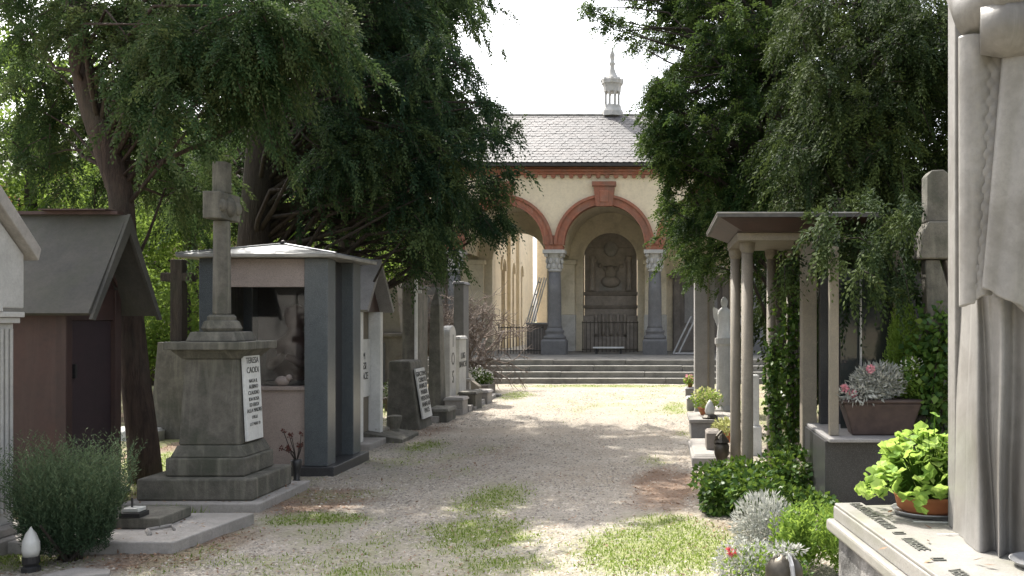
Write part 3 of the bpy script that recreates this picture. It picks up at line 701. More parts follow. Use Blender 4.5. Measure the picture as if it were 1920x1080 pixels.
# tapered pedestal with stone cross
cm_ = thing('cross_monument', 'weathered grey stone cross on tapered pedestal with white inscribed marble plaque', 'monument', (-3.92, 8.5, 0))
g = M['grey_stone']
part('ground_slab', MB().box(-4.50, -3.34, 7.98, 9.12, -.05, .075), M['slab_stone'], cm_, bevel=.012)
part('step', MB().box(-4.42, -3.44, 8.08, 8.94, .077, .26), g, cm_, bevel=.015)
part('step', MB().box(-4.24, -3.56, 8.2, 8.82, .262, .42), g, cm_, bevel=.015)
bx0, bx1, by0, by1 = -4.16, -3.63, 8.27, 8.76
part('base_moulding', MB().frustum((bx0 - .05, bx1 + .05, by0 - .05, by1 + .05), .422, (bx0 - .01, bx1 + .01, by0 - .01, by1 + .01), .52), g, cm_, bevel=.01)
z0_, z1_ = .522, pz(672, 8.4)
sh = part('pedestal', MB().frustum((bx0, bx1, by0, by1), z0_, (bx0 + .035, bx1 - .035, by0 + .035, by1 - .035), z1_), g, cm_, bevel=.012)
zt = pz(641, 8.25)
part('cornice', MB().frustum((bx0 + .02, bx1 - .02, by0 + .02, by1 - .02), z1_, (bx0 - .05, bx1 + .05, by0 - .05, by1 + .05), zt - .07).box(bx0 - .09, bx1 + .09, by0 - .09, by1 + .09, zt - .069, zt), g, cm_, bevel=.008)
cxm, cym = -3.90, 8.52
part('cap_step', MB().frustum((cxm - .22, cxm + .22, cym - .22, cym + .22), zt + .002, (cxm - .19, cxm + .19, cym - .19, cym + .19), pz(622, 8.4)), g, cm_, bevel=.01)
zs = pz(622, 8.4)
part('cross_foot', MB().lathe([(.15, zs), (.17, zs + .03), (.145, zs + .09), (.12, zs + .1), (.12, zs + .13), (.10, zs + .15)], (cxm, cym, 0), 18), g, cm_, smooth=False)
cr = part('cross', MB().lathe([(.082, zs + .15), (.075, 2.48)], (cxm, cym, 0), 8)
          .box(cxm - .075, cxm + .075, cym - .21, cym + .21, 2.482, 2.72).box(cxm - .062, cxm + .062, cym - .062, cym + .062, 2.721, 3.0), g, cm_, bevel=.012)
for dy, r_ in ((0, .09), (.15, .06), (-.15, .06)): part('cross_boss', MB().ball((cxm + .075, cym + dy, 2.6), r_, 12, 8, (.5, 1, 1)), g, cr, smooth=True)
# plaque on the path side, tilted with the tapered face
tilt = math.atan2(.035, z1_ - z0_)
pq = MB().box(-.165, .165, -.43, .36, 0, .025)
Rm = Matrix.Translation((bx1 - .012, (by0 + by1) / 2, .97)) @ Matrix.Rotation(math.pi / 2, 4, 'Z') @ Matrix.Rotation(math.pi / 2 - tilt, 4, 'X')
pq.v = [tuple(Rm @ Vector(v)) for v in pq.v]
plq = part('plaque', pq, M['white_marble'], cm_, bevel=.004)
def on_plaque(name, body, y, size, sx=1.0):
    o = text(name, body, M['letter'], cm_, (0, 0, 0), (0, 0, 0), size, .001, sx=sx)
    o.matrix_local = WM[cm_.name].inverted() @ (Rm @ Matrix.Translation((0, y, .0275)) @ Matrix.Diagonal((sx, 1, 1, 1)))
for body, y, size in (('TERESA', .27, .075), ('CAODI', .185, .075), ('NATA IL', .09, .045), ('ALBINO', .04, .05), ('CLAUDIO', -.015, .05), ('IDA ROSA', -.07, .045), ('ED EREDI', -.12, .045), ('ALLA MADRE', -.17, .05), ('I FIGLI', -.23, .04), ('LI 7 MAR 19', -.29, .04)):
    on_plaque('inscription', body, y, size, 1.05)

# low ledger grave in front of the cross monument
lg = thing('ledger_grave', 'flat sunlit stone ledger grave with dark raised block before the cross monument', 'grave', (-3.9, 7.0, 0))
part('ledger', MB().prism([(-4.75, 6.55), (-3.33, 6.55), (-3.20, 7.55), (-4.75, 7.55)], 'z', -.04, .085), M['slab_stone'], lg, bevel=.01)
part('raised_block', MB().box(-4.5, -3.63, 6.95, 7.42, .087, .165), M['grey_stone'], lg, bevel=.01)
part('rounded_pad', MB().ball((-4.28, 7.1, .17), .11, 14, 8, (1.1, 1, .7)), M['slab_stone'], lg, smooth=True)
part('scroll_relief', MB().tube([(-3.60, 6.75, .088), (-3.7, 6.9, .09), (-3.58, 7.02, .09), (-3.5, 6.9, .09)], .022, 6, .5), M['slab_stone'], lg, smooth=True)
lmp = thing('grave_lamp', 'square black grave lamp with white glass top on the ledger grave', 'lamp', (-3.86, 7.02, .166))
part('foot', MB().box(-3.93, -3.78, 6.95, 7.09, .166, .20), M['black'], lmp, bevel=.004)
part('glass', MB().box(-3.915, -3.795, 6.965, 7.075, .202, .232), M['glass_white'], lmp, bevel=.006)
part('wick_post', MB().tube([(-3.87, 7.02, .23), (-3.87, 7.02, .30)], .008, 6), M['black'], lmp)
solid('stone_post', MB().box(-4.66, -4.5, 7.75, 8.0, -.04, .33).frustum((-4.68, -4.48, 7.73, 8.02), .332, (-4.64, -4.52, 7.77, 7.98), .36), M['grey_stone'], 'short square stone post between the rosemary bush and the cross monument', 'post', bevel=.008)
solid('path_stone', MB().prism([(-3.85, 5.95), (-3.6, 5.92), (-3.45, 6.0), (-3.5, 6.1), (-3.75, 6.14)], 'z', -.03, .02), M['slab_stone'], 'irregular flat stone lying in grass before the rosemary bush', 'stone', bevel=.01)
vl = thing('votive_lamp', 'white glass flame shaped votive lamp beside the white stone shrine', 'lamp', (px(58, 6.1), 6.1, 0))
c = (px(58, 6.1), 6.1, 0)
part('foot', MB().lathe([(.055, -.02), (.055, .03), (.04, .04), (.05, .06), (.05, .10)], c, 14), M['black'], vl)
part('glass', MB().lathe([(.045, .10), (.052, .14), (.05, .19), (.03, .245), (.012, .27), (.004, .285)], c, 14), M['glass_white'], vl, smooth=True)

# granite kiosk with zinc roof
ks = thing('granite_kiosk', 'blue and pink granite tomb kiosk with low zinc roof behind the cross monument', 'tomb', (-4.07, 10.35, 0))
kx0, kx1, ky0, ky1 = -4.74, -3.42, 9.84, 10.92
ztop = pz(484, 9.85)
part('plinth', MB().box(kx0 - .05, kx1 + .08, ky0 - .06, ky1 + .06, -.05, .10), M['dark_granite'], ks, bevel=.008)
for xx, yy, w_, d_ in ((kx1 - .24, ky0, .24, .24), (kx0, ky0, .2, .24), (kx1 - .2, ky1 - .26, .2, .26), (kx0, ky1 - .26, .2, .26)):
    part('pillar', MB().box(xx, xx + w_, yy, yy + d_, .102, ztop - .002), M['blue_granite'], ks, bevel=.006)
part('front_panel', MB().box(kx0 + .202, kx1 - .242, ky0 + .05, ky0 + .13, .102, pz(732, 9.9)), M['pink_granite'], ks, bevel=.004)
part('sill', MB().box(kx0 + .202, kx1 - .242, ky0 + .02, ky0 + .2, pz(732, 9.9) + .002, pz(724, 9.9)), M['pink_granite'], ks, bevel=.004)
part('lintel', MB().box(kx0 + .202, kx1 - .242, ky0 + .03, ky0 + .16, pz(538, 9.87), ztop - .004), M['pink_granite'], ks, bevel=.004)
part('side_panel', MB().box(kx1 - .17, kx1 - .13, ky0 + .242, ky1 - .262, .102, ztop - .003), M['dark_granite'], ks)
part('back_panel', MB().box(kx0 + .202, kx1 - .202, ky1 - .12, ky1 - .08, .102, ztop - .003), M['dark_granite'], ks)
part('wall_panel', MB().box(kx0 + .04, kx0 + .1, ky0 + .242, ky1 - .262, .102, ztop - .003), M['grey_stone'], ks)
part('pane', MB().box(kx0 + .204, kx1 - .244, ky0 + .1, ky0 + .106, pz(722, 9.9), pz(540, 9.87)), None, ks)
t = NT('clear_pane')
tb = t.t.nodes.new('ShaderNodeBsdfTransparent'); gb = t.t.nodes.new('ShaderNodeBsdfGlossy'); gb.inputs['Roughness'].default_value = .03
fr = t.t.nodes.new('ShaderNodeFresnel'); fr.inputs[0].default_value = 1.5
mx = t.t.nodes.new('ShaderNodeMixShader'); t.t.links.new(fr.outputs[0], mx.inputs[0]); t.t.links.new(tb.outputs[0], mx.inputs[1]); t.t.links.new(gb.outputs[0], mx.inputs[2]); t.t.links.new(mx.outputs[0], t.out.inputs[0])
M['pane'] = t.m
bpy.data.objects['pane'].data.materials.append(t.m)
rx0, rx1, ry0, ry1 = kx0 - .16, kx1 + .14, ky0 - .16, ky1 + .16
rfk = part('roof', MB().box(rx0, rx1, ry0, ry1, ztop, ztop + .035), M['zinc_edge'], ks, bevel=.006)
ap = ((rx0 + rx1) / 2, (ry0 + ry1) / 2, pz(457, 10.3))
part('zinc_sheet', MB().add([(rx0 + .01, ry0 + .01, ztop + .037), (rx1 - .01, ry0 + .01, ztop + .037), (rx1 - .01, ry1 - .01, ztop + .037), (rx0 + .01, ry1 - .01, ztop + .037), ap], [(0, 1, 4), (1, 2, 4), (2, 3, 4), (3, 0, 4)]), M['zinc'], rfk)
for cx_, cy_ in ((rx0, ry0), (rx1, ry0), (rx1, ry1), (rx0, ry1)):
    part('seam', MB().tube([(cx_, cy_, ztop + .04), (ap[0], ap[1], ap[2] + .006)], .012, 6), M['zinc'], rfk)
part('finial', MB().ball((ap[0], ap[1], ap[2] + .01), .035, 8, 5), M['iron'], rfk)
bt = thing('bronze_bust', 'dark reddish bronze praying figure inside the granite kiosk', 'statue', (-4.0, 10.45, .92))
part('pedestal', MB().box(-4.25, -3.72, 10.3, 10.7, .1, .95), M['dark_granite'], bt)
def bustf(u, v):
    prof = [(.20, 0), (.25, .12), (.26, .28), (.24, .40), (.10, .50), (.075, .55), (.11, .62), (.12, .70), (.09, .79), (.01, .82)]
    k = v * (len(prof) - 1); i = min(int(k), len(prof) - 2); f = k - i
    r = prof[i][0] * (1 - f) + prof[i + 1][0] * f; z = prof[i][1] * (1 - f) + prof[i + 1][1] * f
    a = 2 * math.pi * u; r *= 1 + .05 * math.sin(5 * a + 8 * v) * (1 - v)
    return (-3.98 + r * math.cos(a), 10.48 + r * .75 * math.sin(a) - .06 * v, .952 + z)
part('figure', MB().grid(bustf, 22, 24, True).tube([(-4.2, 10.4, 1.3), (-4.15, 10.22, 1.12), (-4.0, 10.15, 1.22)], [.07, .06, .04], 8).tube([(-3.76, 10.4, 1.3), (-3.82, 10.22, 1.12), (-3.97, 10.15, 1.22)], [.07, .06, .04], 8), M['brown_metal'], bt, smooth=True)
solid('sill_ornament', MB().ball((-3.92, 9.93, pz(724, 9.9) + .05), .06, 10, 7, (1.3, .7, .9)).ball((-3.85, 9.93, pz(724, 9.9) + .085), .035, 8, 6), M['pink_granite'], 'small pink stone dove on the sill of the granite kiosk', 'ornament', smooth=True)

# chapel beyond the kiosk: steep roof, white marble jambs
cb = thing('narrow_chapel', 'narrow tomb with grey steep gable and sunlit white marble jambs past the granite kiosk', 'chapel', (-4.2, 12.6, 0))
XN = -3.72; YN0, YN1, YNm = 11.75, 12.95, 12.35
zEn, zRn = pz(582, 12.6), pz(486, 12.3)
for s, yy in ((1, YN0), (-1, YN1)):
    part('roof_slope', MB().add([(-5.0, yy, zEn), (XN + .12, yy, zEn), (XN + .12, YNm, zRn), (-5.0, YNm, zRn), (-5.0, yy + s * .06, zEn - .03), (XN + .12, yy + s * .06, zEn - .03), (XN + .12, YNm, zRn - .08), (-5.0, YNm, zRn - .08)],
         [(0, 1, 2, 3), (7, 6, 5, 4), (0, 4, 5, 1), (1, 5, 6, 2), (2, 6, 7, 3), (3, 7, 4, 0)]), M['grey_granite'], cb)
part('gable_panel', MB().prism([(YN0 + .1, zEn - .02), (YN1 - .1, zEn - .02), (YNm, zRn - .1)], 'x', XN - .1, XN - .05), M['brown_metal'], cb)
for yy in (YN0 + .12, YN1 - .24): part('jamb', MB().box(XN - .16, XN, yy, yy + .12, .08, zEn - .022), M['white_marble'], cb, bevel=.006)
part('body', MB().box(-4.9, XN - .162, YN0 + .12, YN1 - .12, .0, zEn - .024), M['tan_granite'], cb)
lp = part('lettered_panel', MB().box(XN - .16, XN - .13, YN0 + .25, YN1 - .25, .6, 1.35), M['white_marble'], cb)
text('inscription', 'FAM\nROSSI\nIN PACE', M['letter'], cb, (XN - .127, YNm, 1.0), (math.pi / 2, 0, math.pi / 2), .13)
part('base', MB().box(-5.0, XN + .15, YN0, YN1, -.05, .078), M['slab_stone'], cb, bevel=.01)

# sloping ledger and small things before it
sl_ = thing('sloping_ledger', 'low grey ledger stone sloping towards the path beside the kiosk', 'grave', (-3.9, 12.9, 0))
part('ledger', MB().prism([(-4.6, -.02), (-3.36, -.02), (-3.36, .05), (-4.6, .26)], 'y', 12.45, 13.3), M['grey_stone'], sl_, bevel=.008)
part('head_block', MB().box(-4.85, -4.62, 12.4, 13.35, -.02, .42), M['grey_stone'], sl_, bevel=.01)
def pot_lathe(name, label, cat, x, y, z, r, h, m, n=16):
    o = solid(name, MB().lathe([(r * .62, 0), (r * .8, h * .1), (r * .62, h * .25), (r * .95, h * .75), (r, h * .95), (r * .8, h)], (x, y, z), n), m, label, cat); return o
pot_lathe('stone_urn', 'small dark stone urn standing on the sloping ledger', 'urn', px(740, 13.1), 13.1, .06, .10, .24, M['grey_stone'])
# dark leaning stele with white text panel
ds = thing('dark_stele', 'dark rough stele with slanted white lettered panel facing the path', 'gravestone', (-3.75, 14.3, 0))
part('stele', MB().frustum((-4.0, -3.50, 13.92, 14.72), -.05, (-3.97, -3.66, 13.97, 14.66), 1.0), M['grey_stone'], ds, bevel=.03)
pn = part('lettered_panel', MB().add([(-3.504, 14.05, .15), (-3.504, 14.6, .15), (-3.625, 14.58, .88), (-3.625, 14.06, .88), (-3.48, 14.05, .15), (-3.48, 14.6, .15), (-3.60, 14.58, .88), (-3.60, 14.06, .88)],
     [(3, 2, 1, 0), (4, 5, 6, 7), (0, 1, 5, 4), (1, 2, 6, 5), (2, 3, 7, 6), (3, 0, 4, 7)]), M['white_marble'], ds)
for k in range(7):
    z = .80 - k * .09; o = text('inscription', ('GIACOMO', 'CERUTI', 'ANNI 71', 'MARIA', 'VEDOVA', 'ANNI 68', 'PACE')[k], M['letter'], ds, (-3.473 - (z - .15) * .164, 14.32, z), (math.pi / 2 - .16, 0, math.pi / 2), .10, .002, sx=1.25)
# row of stelae behind it
def stele(name, label, x0, x1, y0, y1, h, m, cap='flat', extra=None, base=True):
    o = thing(name, label, 'gravestone', ((x0 + x1) / 2, (y0 + y1) / 2, 0)); mid = (y0 + y1) / 2
    if cap == 'round':
        r = (y1 - y0) / 2; pts = [(y0, .1), (y1, .1)] + [(mid + r * math.cos(a), h - r * .6 + r * .6 * math.sin(a)) for a in [math.pi * i / 12 for i in range(13)]]
        b = MB().prism(pts, 'x', x0, x1)
    elif cap == 'point': b = MB().frustum((x0, x1, y0, y1), .1, (x0 + .04, x1 - .04, y0 + .06, y1 - .06), h * .86).frustum((x0 + .04, x1 - .04, y0 + .06, y1 - .06), h * .862, ((x0 + x1) / 2 - .01, (x0 + x1) / 2 + .01, mid - .01, mid + .01), h)
    else: b = MB().box(x0, x1, y0, y1, .1, h - .06).frustum((x0 - .03, x1 + .03, y0 - .03, y1 + .03), h - .058, (x0, x1, y0, y1), h)
    part('stone', b, m, o, bevel=.012)
    if base: part('base', MB().box(x0 - .1, x1 + .35, y0 - .08, y1 + .08, -.05, .098), M['slab_stone'], o, bevel=.01)
    return o
s1 = stele('tall_stele', 'tall grey granite stele bearing a slim white marble cross', -4.05, -3.82, 15.0, 15.7, 2.15, M['grey_stone'])
yq = 14.98
part('cross', MB().box(px(779, yq), px(783.5, yq), yq - .06, yq - .02, pz(690, yq), pz(488, yq)).box(px(772, yq), px(791, yq), yq - .058, yq - .022, pz(550, yq), pz(544, yq)), M['white_marble'], s1)
s2 = stele('pointed_obelisk', 'slender grey obelisk with pointed top in the left row of graves', -3.95, -3.72, 16.2, 16.6, 2.15, M['grey_stone'], 'point')
s3 = stele('marble_headstone', 'narrow white marble headstone with black vertical lettering', -3.85, -3.70, 16.8, 17.3, 1.5, M['pale_stone'], 'round')
text('inscription', 'I\nO\nS', M['letter'], s3, (-3.697, 17.05, .9), (math.pi / 2, 0, math.pi / 2), .32, .002)
s4 = stele('marble_headstone', 'shorter white marble headstone with green black letters behind the red flowers', -3.85, -3.72, 17.7, 18.3, 1.3, M['pale_stone'])
text('inscription', 'LUIGI\nBIANCHI', M['letter'], s4, (-3.717, 18.0, .85), (math.pi / 2, 0, math.pi / 2), .16, .002)
s5 = stele('slim_stele', 'slim tall grey stele with pale edge behind the marble headstones', -4.05, -3.85, 18.7, 19.2, 2.35, M['column_stone'])
s6 = thing('curved_stone', 'brown tomb wall with sweeping curved top near the bare shrub', 'gravestone', (-4.1, 19.8, 0))
part('wall', MB().prism([(-4.5, 0), (-3.72, 0), (-3.70, .25), (-3.85, .36), (-4.0, .6), (-4.15, .95), (-4.35, 1.08), (-4.5, 1.1)], 'y', 19.5, 19.75), M['tan_granite'], s6, bevel=.01)
for i, (x, y, sx, sy, h) in enumerate([(-3.5, 15.3, .16, .3, .16), (-3.5, 16.4, .15, .22, .24), (-3.46, 17.4, .15, .3, .27), (-3.48, 18.6, .16, .25, .2)]):
    solid('grave_block', MB().box(x - sx, x + sx, y - sy, y + sy, -.04, h).frustum((x - sx - .03, x + sx + .03, y - sy - .03, y + sy + .03), h + .002, (x - sx, x + sx, y - sy, y + sy), h + .05), M['slab_stone'] if i % 2 else M['grey_stone'],
          ['low grey block at the foot of the tall stele', 'pale stone block below the pointed obelisk', 'grey granite block under the white marble headstones', 'pale block at the end of the headstone row'][i], 'grave', bevel=.01)
pr = thing('stone_pedestal', 'small pale stone pedestal with flat cap beside the path', 'pedestal', (px(873, 18.9), 18.9, 0))
part('post', MB().cbox(px(873, 18.9), 18.9, .09, .09, -.03, .40), M['slab_stone'], pr, bevel=.01); part('cap', MB().cbox(px(873, 18.9), 18.9, .14, .14, .402, .45), M['slab_stone'], pr, bevel=.01)
solid('kerb_stone', MB().prism([(-3.6, 17.0), (-3.30, 17.0), (-3.45, 20.2), (-3.6, 20.2)], 'z', -.03, .06), M['slab_stone'], 'long pale kerb stone edging the left row of graves', 'kerb', bevel=.01)
pb = thing('planter_box', 'low stone planter box with pale flowers near the steps', 'planter', (px(895, 20.8), 20.8, 0))
part('box', MB().box(px(868, 20.6), px(920, 20.6), 20.3, 21.2, -.03, .22), M['brown_stone'], pb, bevel=.01)
part('slab', MB().box(px(862, 20.6), px(945, 20.6), 20.0, 20.28, -.03, .05), M['slab_stone'], pb, bevel=.01)
# things standing beyond the graves on the left
dc = thing('dark_cross', 'dark stone cross on a block beyond the granite kiosk against bright foliage', 'cross', (px(337, 13.2), 13.2, 0))
xq = px(337, 13.2)
part('cross', MB().box(xq - .085, xq + .085, 13.1, 13.25, pz(640, 13.2), pz(487, 13.2)).box(px(307, 13.2), px(366, 13.2), 13.102, 13.248, pz(528, 13.2), pz(512, 13.2)), M['bark_dark'], dc, bevel=.01)
part('block', MB().frustum((xq - .3, xq + .3, 12.95, 13.5), -.05, (xq - .2, xq + .2, 13.0, 13.4), pz(641, 13.2)), M['grey_stone'], dc, bevel=.01)
solid('dark_tombstone', MB().box(px(296, 19), px(345, 19), 18.9, 19.2, -.05, pz(694, 19)).frustum((px(293, 19), px(348, 19), 18.86, 19.24), pz(694, 19) + .002, (px(300, 19), px(340, 19), 18.95, 19.15), pz(688, 19)), M['dark_granite'], 'dark square tombstone far behind the leaning trunk', 'gravestone', bevel=.01)
solid('white_ledger', MB().box(px(215, 13), px(312, 13), 12.7, 13.3, -.03, .12).frustum((px(218, 13), px(309, 13), 12.75, 13.25), .122, (px(222, 13), px(305, 13), 12.8, 13.2), .15), M['white_marble'], 'white marble ledger lying in grass behind the leaning trunk', 'grave', bevel=.01)
bv = thing('far_tomb', 'distant tomb with grey blue shutter and stone ledge left of the stelae', 'tomb', (px(715, 20), 20.5, 0))
yv = 20.0
part('wall', MB().box(px(690, yv), px(760, yv), yv, yv + 1, .0, pz(632, yv)), M['brown_stone'], bv)
part('shutter', MB().box(px(694, yv), px(722, yv), yv - .03, yv - .002, .3, pz(642, yv)), M['column_stone'], bv)
part('cornice', MB().box(px(684, yv), px(766, yv), yv - .1, yv + 1.05, pz(632, yv) + .002, pz(624, yv)), M['brown_stone'], bv, bevel=.02)
part('upper_block', MB().frustum((px(700, yv), px(750, yv), yv + .1, yv + .8), pz(624, yv) + .002, (px(706, yv), px(740, yv), yv + .15, yv + .7), pz(530, yv)), M['tan_granite'], bv, bevel=.02)
part('ledge', MB().box(px(690, yv) - .1, px(765, yv), yv - .9, yv - .102, -.03, .24), M['slab_stone'], bv, bevel=.01)

# ------------------------------------------------------------------ right side
# canopy on slim columns
cn = thing('granite_canopy', 'flat dark canopy on slim tan granite columns overgrown with ivy', 'canopy', (1.3, 9.4, 0))
zc = pz(400, 8.4)
cx0, cx1, cy0, cy1 = .49, 1.9, 8.4, 10.4
rc = part('roof', MB().box(cx0, cx1, cy0, cy1, zc - .03, zc), M['dark_sheet'], cn)
part('roof_edge', MB().tube([(cx0, cy1, zc + .006), (cx0, cy0, zc + .006), (cx1, cy0, zc + .006)], .007, 6), M['zinc_edge'], rc)
part('soffit', MB().frustum((cx0 + .25, cx1 - .2, cy0 + .3, cy1 - .2), zc - .13, (cx0 + .03, cx1 - .03, cy0 + .03, cy1 - .03), zc - .032), M['brown_metal'], cn)
part('architrave', MB().box(.70, 1.75, 8.82, 10.15, zc - .20, zc - .132), M['tan_granite'], cn)
for i, (x, y, r) in enumerate([(px(1401, 9.1), 9.1, .058), (px(1379, 10.0), 10.0, .055), (px(1446, 10.05), 10.05, .05), (px(1484, 10.0), 10.0, .055)]):
    cl = part('column', MB().lathe([(r * 1.06, 0), (r, .3), (r * .94, zc - .30)], (x, y, 0), 18), M['tan_granite'], cn, smooth=True)
    part('capital', MB().lathe([(r * .94, zc - .298), (r * 1.25, zc - .26), (r * 1.25, zc - .23), (r * 1.4, zc - .202)], (x, y, 0), 18), M['tan_granite'], cl)
part('square_pillar', MB().box(px(1503, 8.9), px(1530, 8.9), 8.85, 9.02, 0, zc - .202), M['tan_granite'], cn, bevel=.005)
# dark granite tomb with shelf behind the table tomb
dt = thing('dark_granite_tomb', 'black granite tomb with shelf holding the flower trough behind the table tomb', 'tomb', (2.0, 8.3, 0))
zsh = pz(822, 7.7)
part('block', MB().box(px(1530, 8.2), 3.2, 7.75, 8.9, -.05, zsh - .03), M['dark_granite'], dt, bevel=.006)
part('shelf', MB().box(px(1553, 7.7), 3.2, 7.65, 8.9, zsh - .028, zsh), M['grey_granite'], dt, bevel=.005)
part('back_panel', MB().box(px(1530, 9.0), 3.2, 8.75, 8.85, zsh + .002, 2.05), M['dark_granite'], dt)
for x0, x1, y_ in ((1556, 1573, 7.86), (1678, 1687, 8.30)):
    part('post', MB().box(px(x0, y_), px(x1, y_), y_, y_ + .08, zsh + .002, 2.2), M['tan_granite'], dt, bevel=.005)
part('pane', MB().box(px(1576, 8.4), px(1700, 8.4), 8.40, 8.41, zsh + .002, 2.05), M['glass'], dt)
part('pane_bar', MB().box(px(1612, 8.35), px(1615, 8.35), 8.33, 8.36, zsh + .002, 2.05), M['steel'], dt)

# rugged stone cross with ivy
Yc = 8.15
rcx = thing('rugged_cross', 'rugged stone cross with gabled arms overgrown with ivy behind the statue', 'cross', (px(1757, Yc), Yc, 0))
def zz_(y): return pz(y, Yc)
part('head', MB().prism([(px(1733, Yc), zz_(418)), (px(1776, Yc), zz_(418)), (px(1776, Yc), zz_(330)), (px(1764, Yc), zz_(321)), (px(1742, Yc), zz_(322)), (px(1733, Yc), zz_(332))], 'y', Yc - .09, Yc + .09), M['grey_stone'], rcx, bevel=.012)
part('arm', MB().prism([(px(1716, Yc), zz_(487)), (px(1812, Yc), zz_(487)), (px(1806, Yc), zz_(428)), (px(1776, Yc), zz_(417)), (px(1735, Yc), zz_(417)), (px(1722, Yc), zz_(440))], 'y', Yc - .12, Yc + .12), M['grey_stone'], rcx, bevel=.015)
part('shaft', MB().prism([(px(1738, Yc), zz_(700)), (px(1786, Yc), zz_(700)), (px(1779, Yc), zz_(560)), (px(1757, Yc), zz_(488)), (px(1730, Yc), zz_(488))], 'y', Yc - .08, Yc + .08), M['grey_stone'], rcx, bevel=.012)
part('shaft', MB().prism([(px(1786, Yc), zz_(560)), (px(1796, Yc), zz_(488)), (px(1768, Yc), zz_(488))], 'y', Yc - .07, Yc + .07), M['brown_stone'], rcx, bevel=.01)
part('mound', MB().ball((px(1765, Yc), Yc + .1, .45), .38, 14, 9, (.8, .7, 1.6)), M['brown_stone'], rcx)
# tall square stele at the far right row
ts = thing('square_pillar_tomb', 'tall square grey granite pillar under the right conifer', 'pillar', (.75, 16.8, 0))
part('pillar', MB().box(px(1303, 16.5), px(1340, 16.5), 16.5, 17.1, .0, 2.4), M['grey_granite'], ts, bevel=.008)
part('edge_strip', MB().box(px(1326, 16.5), px(1330, 16.5), 16.47, 16.498, .0, 2.4), M['tan_granite'], ts)
part('top', MB().box(px(1296, 16.5), px(1360, 16.5), 16.4, 17.2, 2.402, 2.52), M['grey_granite'], ts, bevel=.01)
# white marble pedestal with small angel
ag = thing('marble_angel', 'white marble angel on a weathered round pedestal between pillar and canopy', 'statue', (px(1359, 14), 14, 0))
xa = px(1358, 14); za = pz(634, 14)
part('pedestal', MB().lathe([(.16, 0), (.16, .3), (.12, .36), (.115, za - .12), (.14, za - .08), (.14, za)], (xa, 14, 0), 16), M['pale_stone'], ag)
def angf(u, v):
    prof = [(.11, 0), (.10, .12), (.085, .25), (.10, .33), (.09, .40), (.035, .45), (.05, .50), (.052, .55), (.01, .60)]
    k = v * (len(prof) - 1); i = min(int(k), len(prof) - 2); f = k - i
    r = prof[i][0] * (1 - f) + prof[i + 1][0] * f; z = prof[i][1] * (1 - f) + prof[i + 1][1] * f
    a = 2 * math.pi * u; r *= 1 + .1 * math.sin(6 * a) * max(0, .6 - v); return (xa + r * math.cos(a), 14 + r * .7 * math.sin(a), za + .002 + z)
part('figure', MB().grid(angf, 20, 20, True), M['white_marble'], ag, smooth=True)
for s in (-1, 1):
    part('wing', MB().add([(xa + s * a, 14.06 + .02 * j, za + b) for j in (0, 1) for a, b in ((.02, .12), (.07, .10), (.15, .3), (.16, .46), (.05, .40))],
         [(0, 1, 2, 3, 4), (9, 8, 7, 6, 5), (0, 5, 6, 1), (1, 6, 7, 2), (2, 7, 8, 3), (3, 8, 9, 4), (4, 9, 5, 0)]), M['white_marble'], ag)
# block tomb with lamp
bt2 = thing('block_tomb', 'grey brown stone block tomb carrying a white lamp and yellow flowers', 'tomb', (.75, 13.0, 0))
part('block', MB().box(px(1296, 12.8), px(1385, 12.8), 12.8, 13.8, .0, pz(793, 12.8)), M['grey_granite'], bt2, bevel=.012)
part('lip', MB().box(px(1292, 12.8), px(1389, 12.8), 12.74, 13.86, pz(793, 12.8) + .002, pz(786, 12.8)), M['slab_stone'], bt2, bevel=.008)
wl = thing('white_lamp', 'white pointed glass grave lamp standing on the block tomb', 'lamp', (px(1331, 12.9), 12.9, pz(786, 12.8)))
part('foot', MB().lathe([(.10, 0), (.11, .02), (.08, .05)], (px(1331, 12.9), 12.9, pz(786, 12.8)), 16), M['bronze'], wl)
part('glass', MB().lathe([(.055, .05), (.068, .10), (.062, .16), (.03, .22), (.005, .25)], (px(1331, 12.9), 12.9, pz(786, 12.8)), 16), M['glass_white'], wl, smooth=True)
solid('pale_slab', MB().box(px(1297, 10.6), px(1352, 10.6), 10.5, 12.1, -.03, .09).frustum((px(1300, 10.6), px(1350, 10.6), 10.55, 12.05), .092, (px(1303, 10.6), px(1347, 10.6), 10.6, 12.0), .12), M['slab_stone'], 'pale flat grave slab in front of the block tomb', 'grave', bevel=.01)
solid('brown_block', MB().box(px(1325, 10.9), px(1352, 10.9), 10.95, 11.3, .122, .30).frustum((px(1324, 10.9), px(1353, 10.9), 10.94, 11.31), .302, (px(1328, 10.9), px(1349, 10.9), 10.99, 11.26), .33), M['brown_stone'], 'small brown stone block on the pale slab', 'grave', bevel=.008)
bz = thing('bronze_vase', 'dark bronze grave vase with hooded top beside the canopy column', 'vase', (px(1353, 9.9), 9.9, 0))
c = (px(1353, 9.9), 9.9, 0)
part('body', MB().lathe([(.06, 0), (.05, .05), (.045, .14), (.075, .22), (.08, .30), (.06, .34)], c, 16), M['bronze'], bz, smooth=True)
part('hood', MB().lathe([(.082, .342), (.07, .37), (.03, .42), (.01, .44)], c, 12).tube([(c[0] - .07, c[1], .33), (c[0] - .05, c[1] - .05, .41), (c[0], c[1] - .03, .46)], .014, 6), M['bronze'], bz)
for i, (xx, yy, h, lab) in enumerate([(1293, 20.2, .16, 'small stone box under pink flowers near the steps'), (1297, 17.2, .2, 'low stone block at the foot of the square pillar')]):
    solid('stone_box', MB().cbox(px(xx, yy) + .08, yy, .17, .22, -.03, h).frustum((px(xx, yy) - .11, px(xx, yy) + .27, yy - .24, yy + .24), h + .002, (px(xx, yy) - .08, px(xx, yy) + .24, yy - .2, yy + .2), h + .03), M['grey_granite'], lab, 'box', bevel=.01)
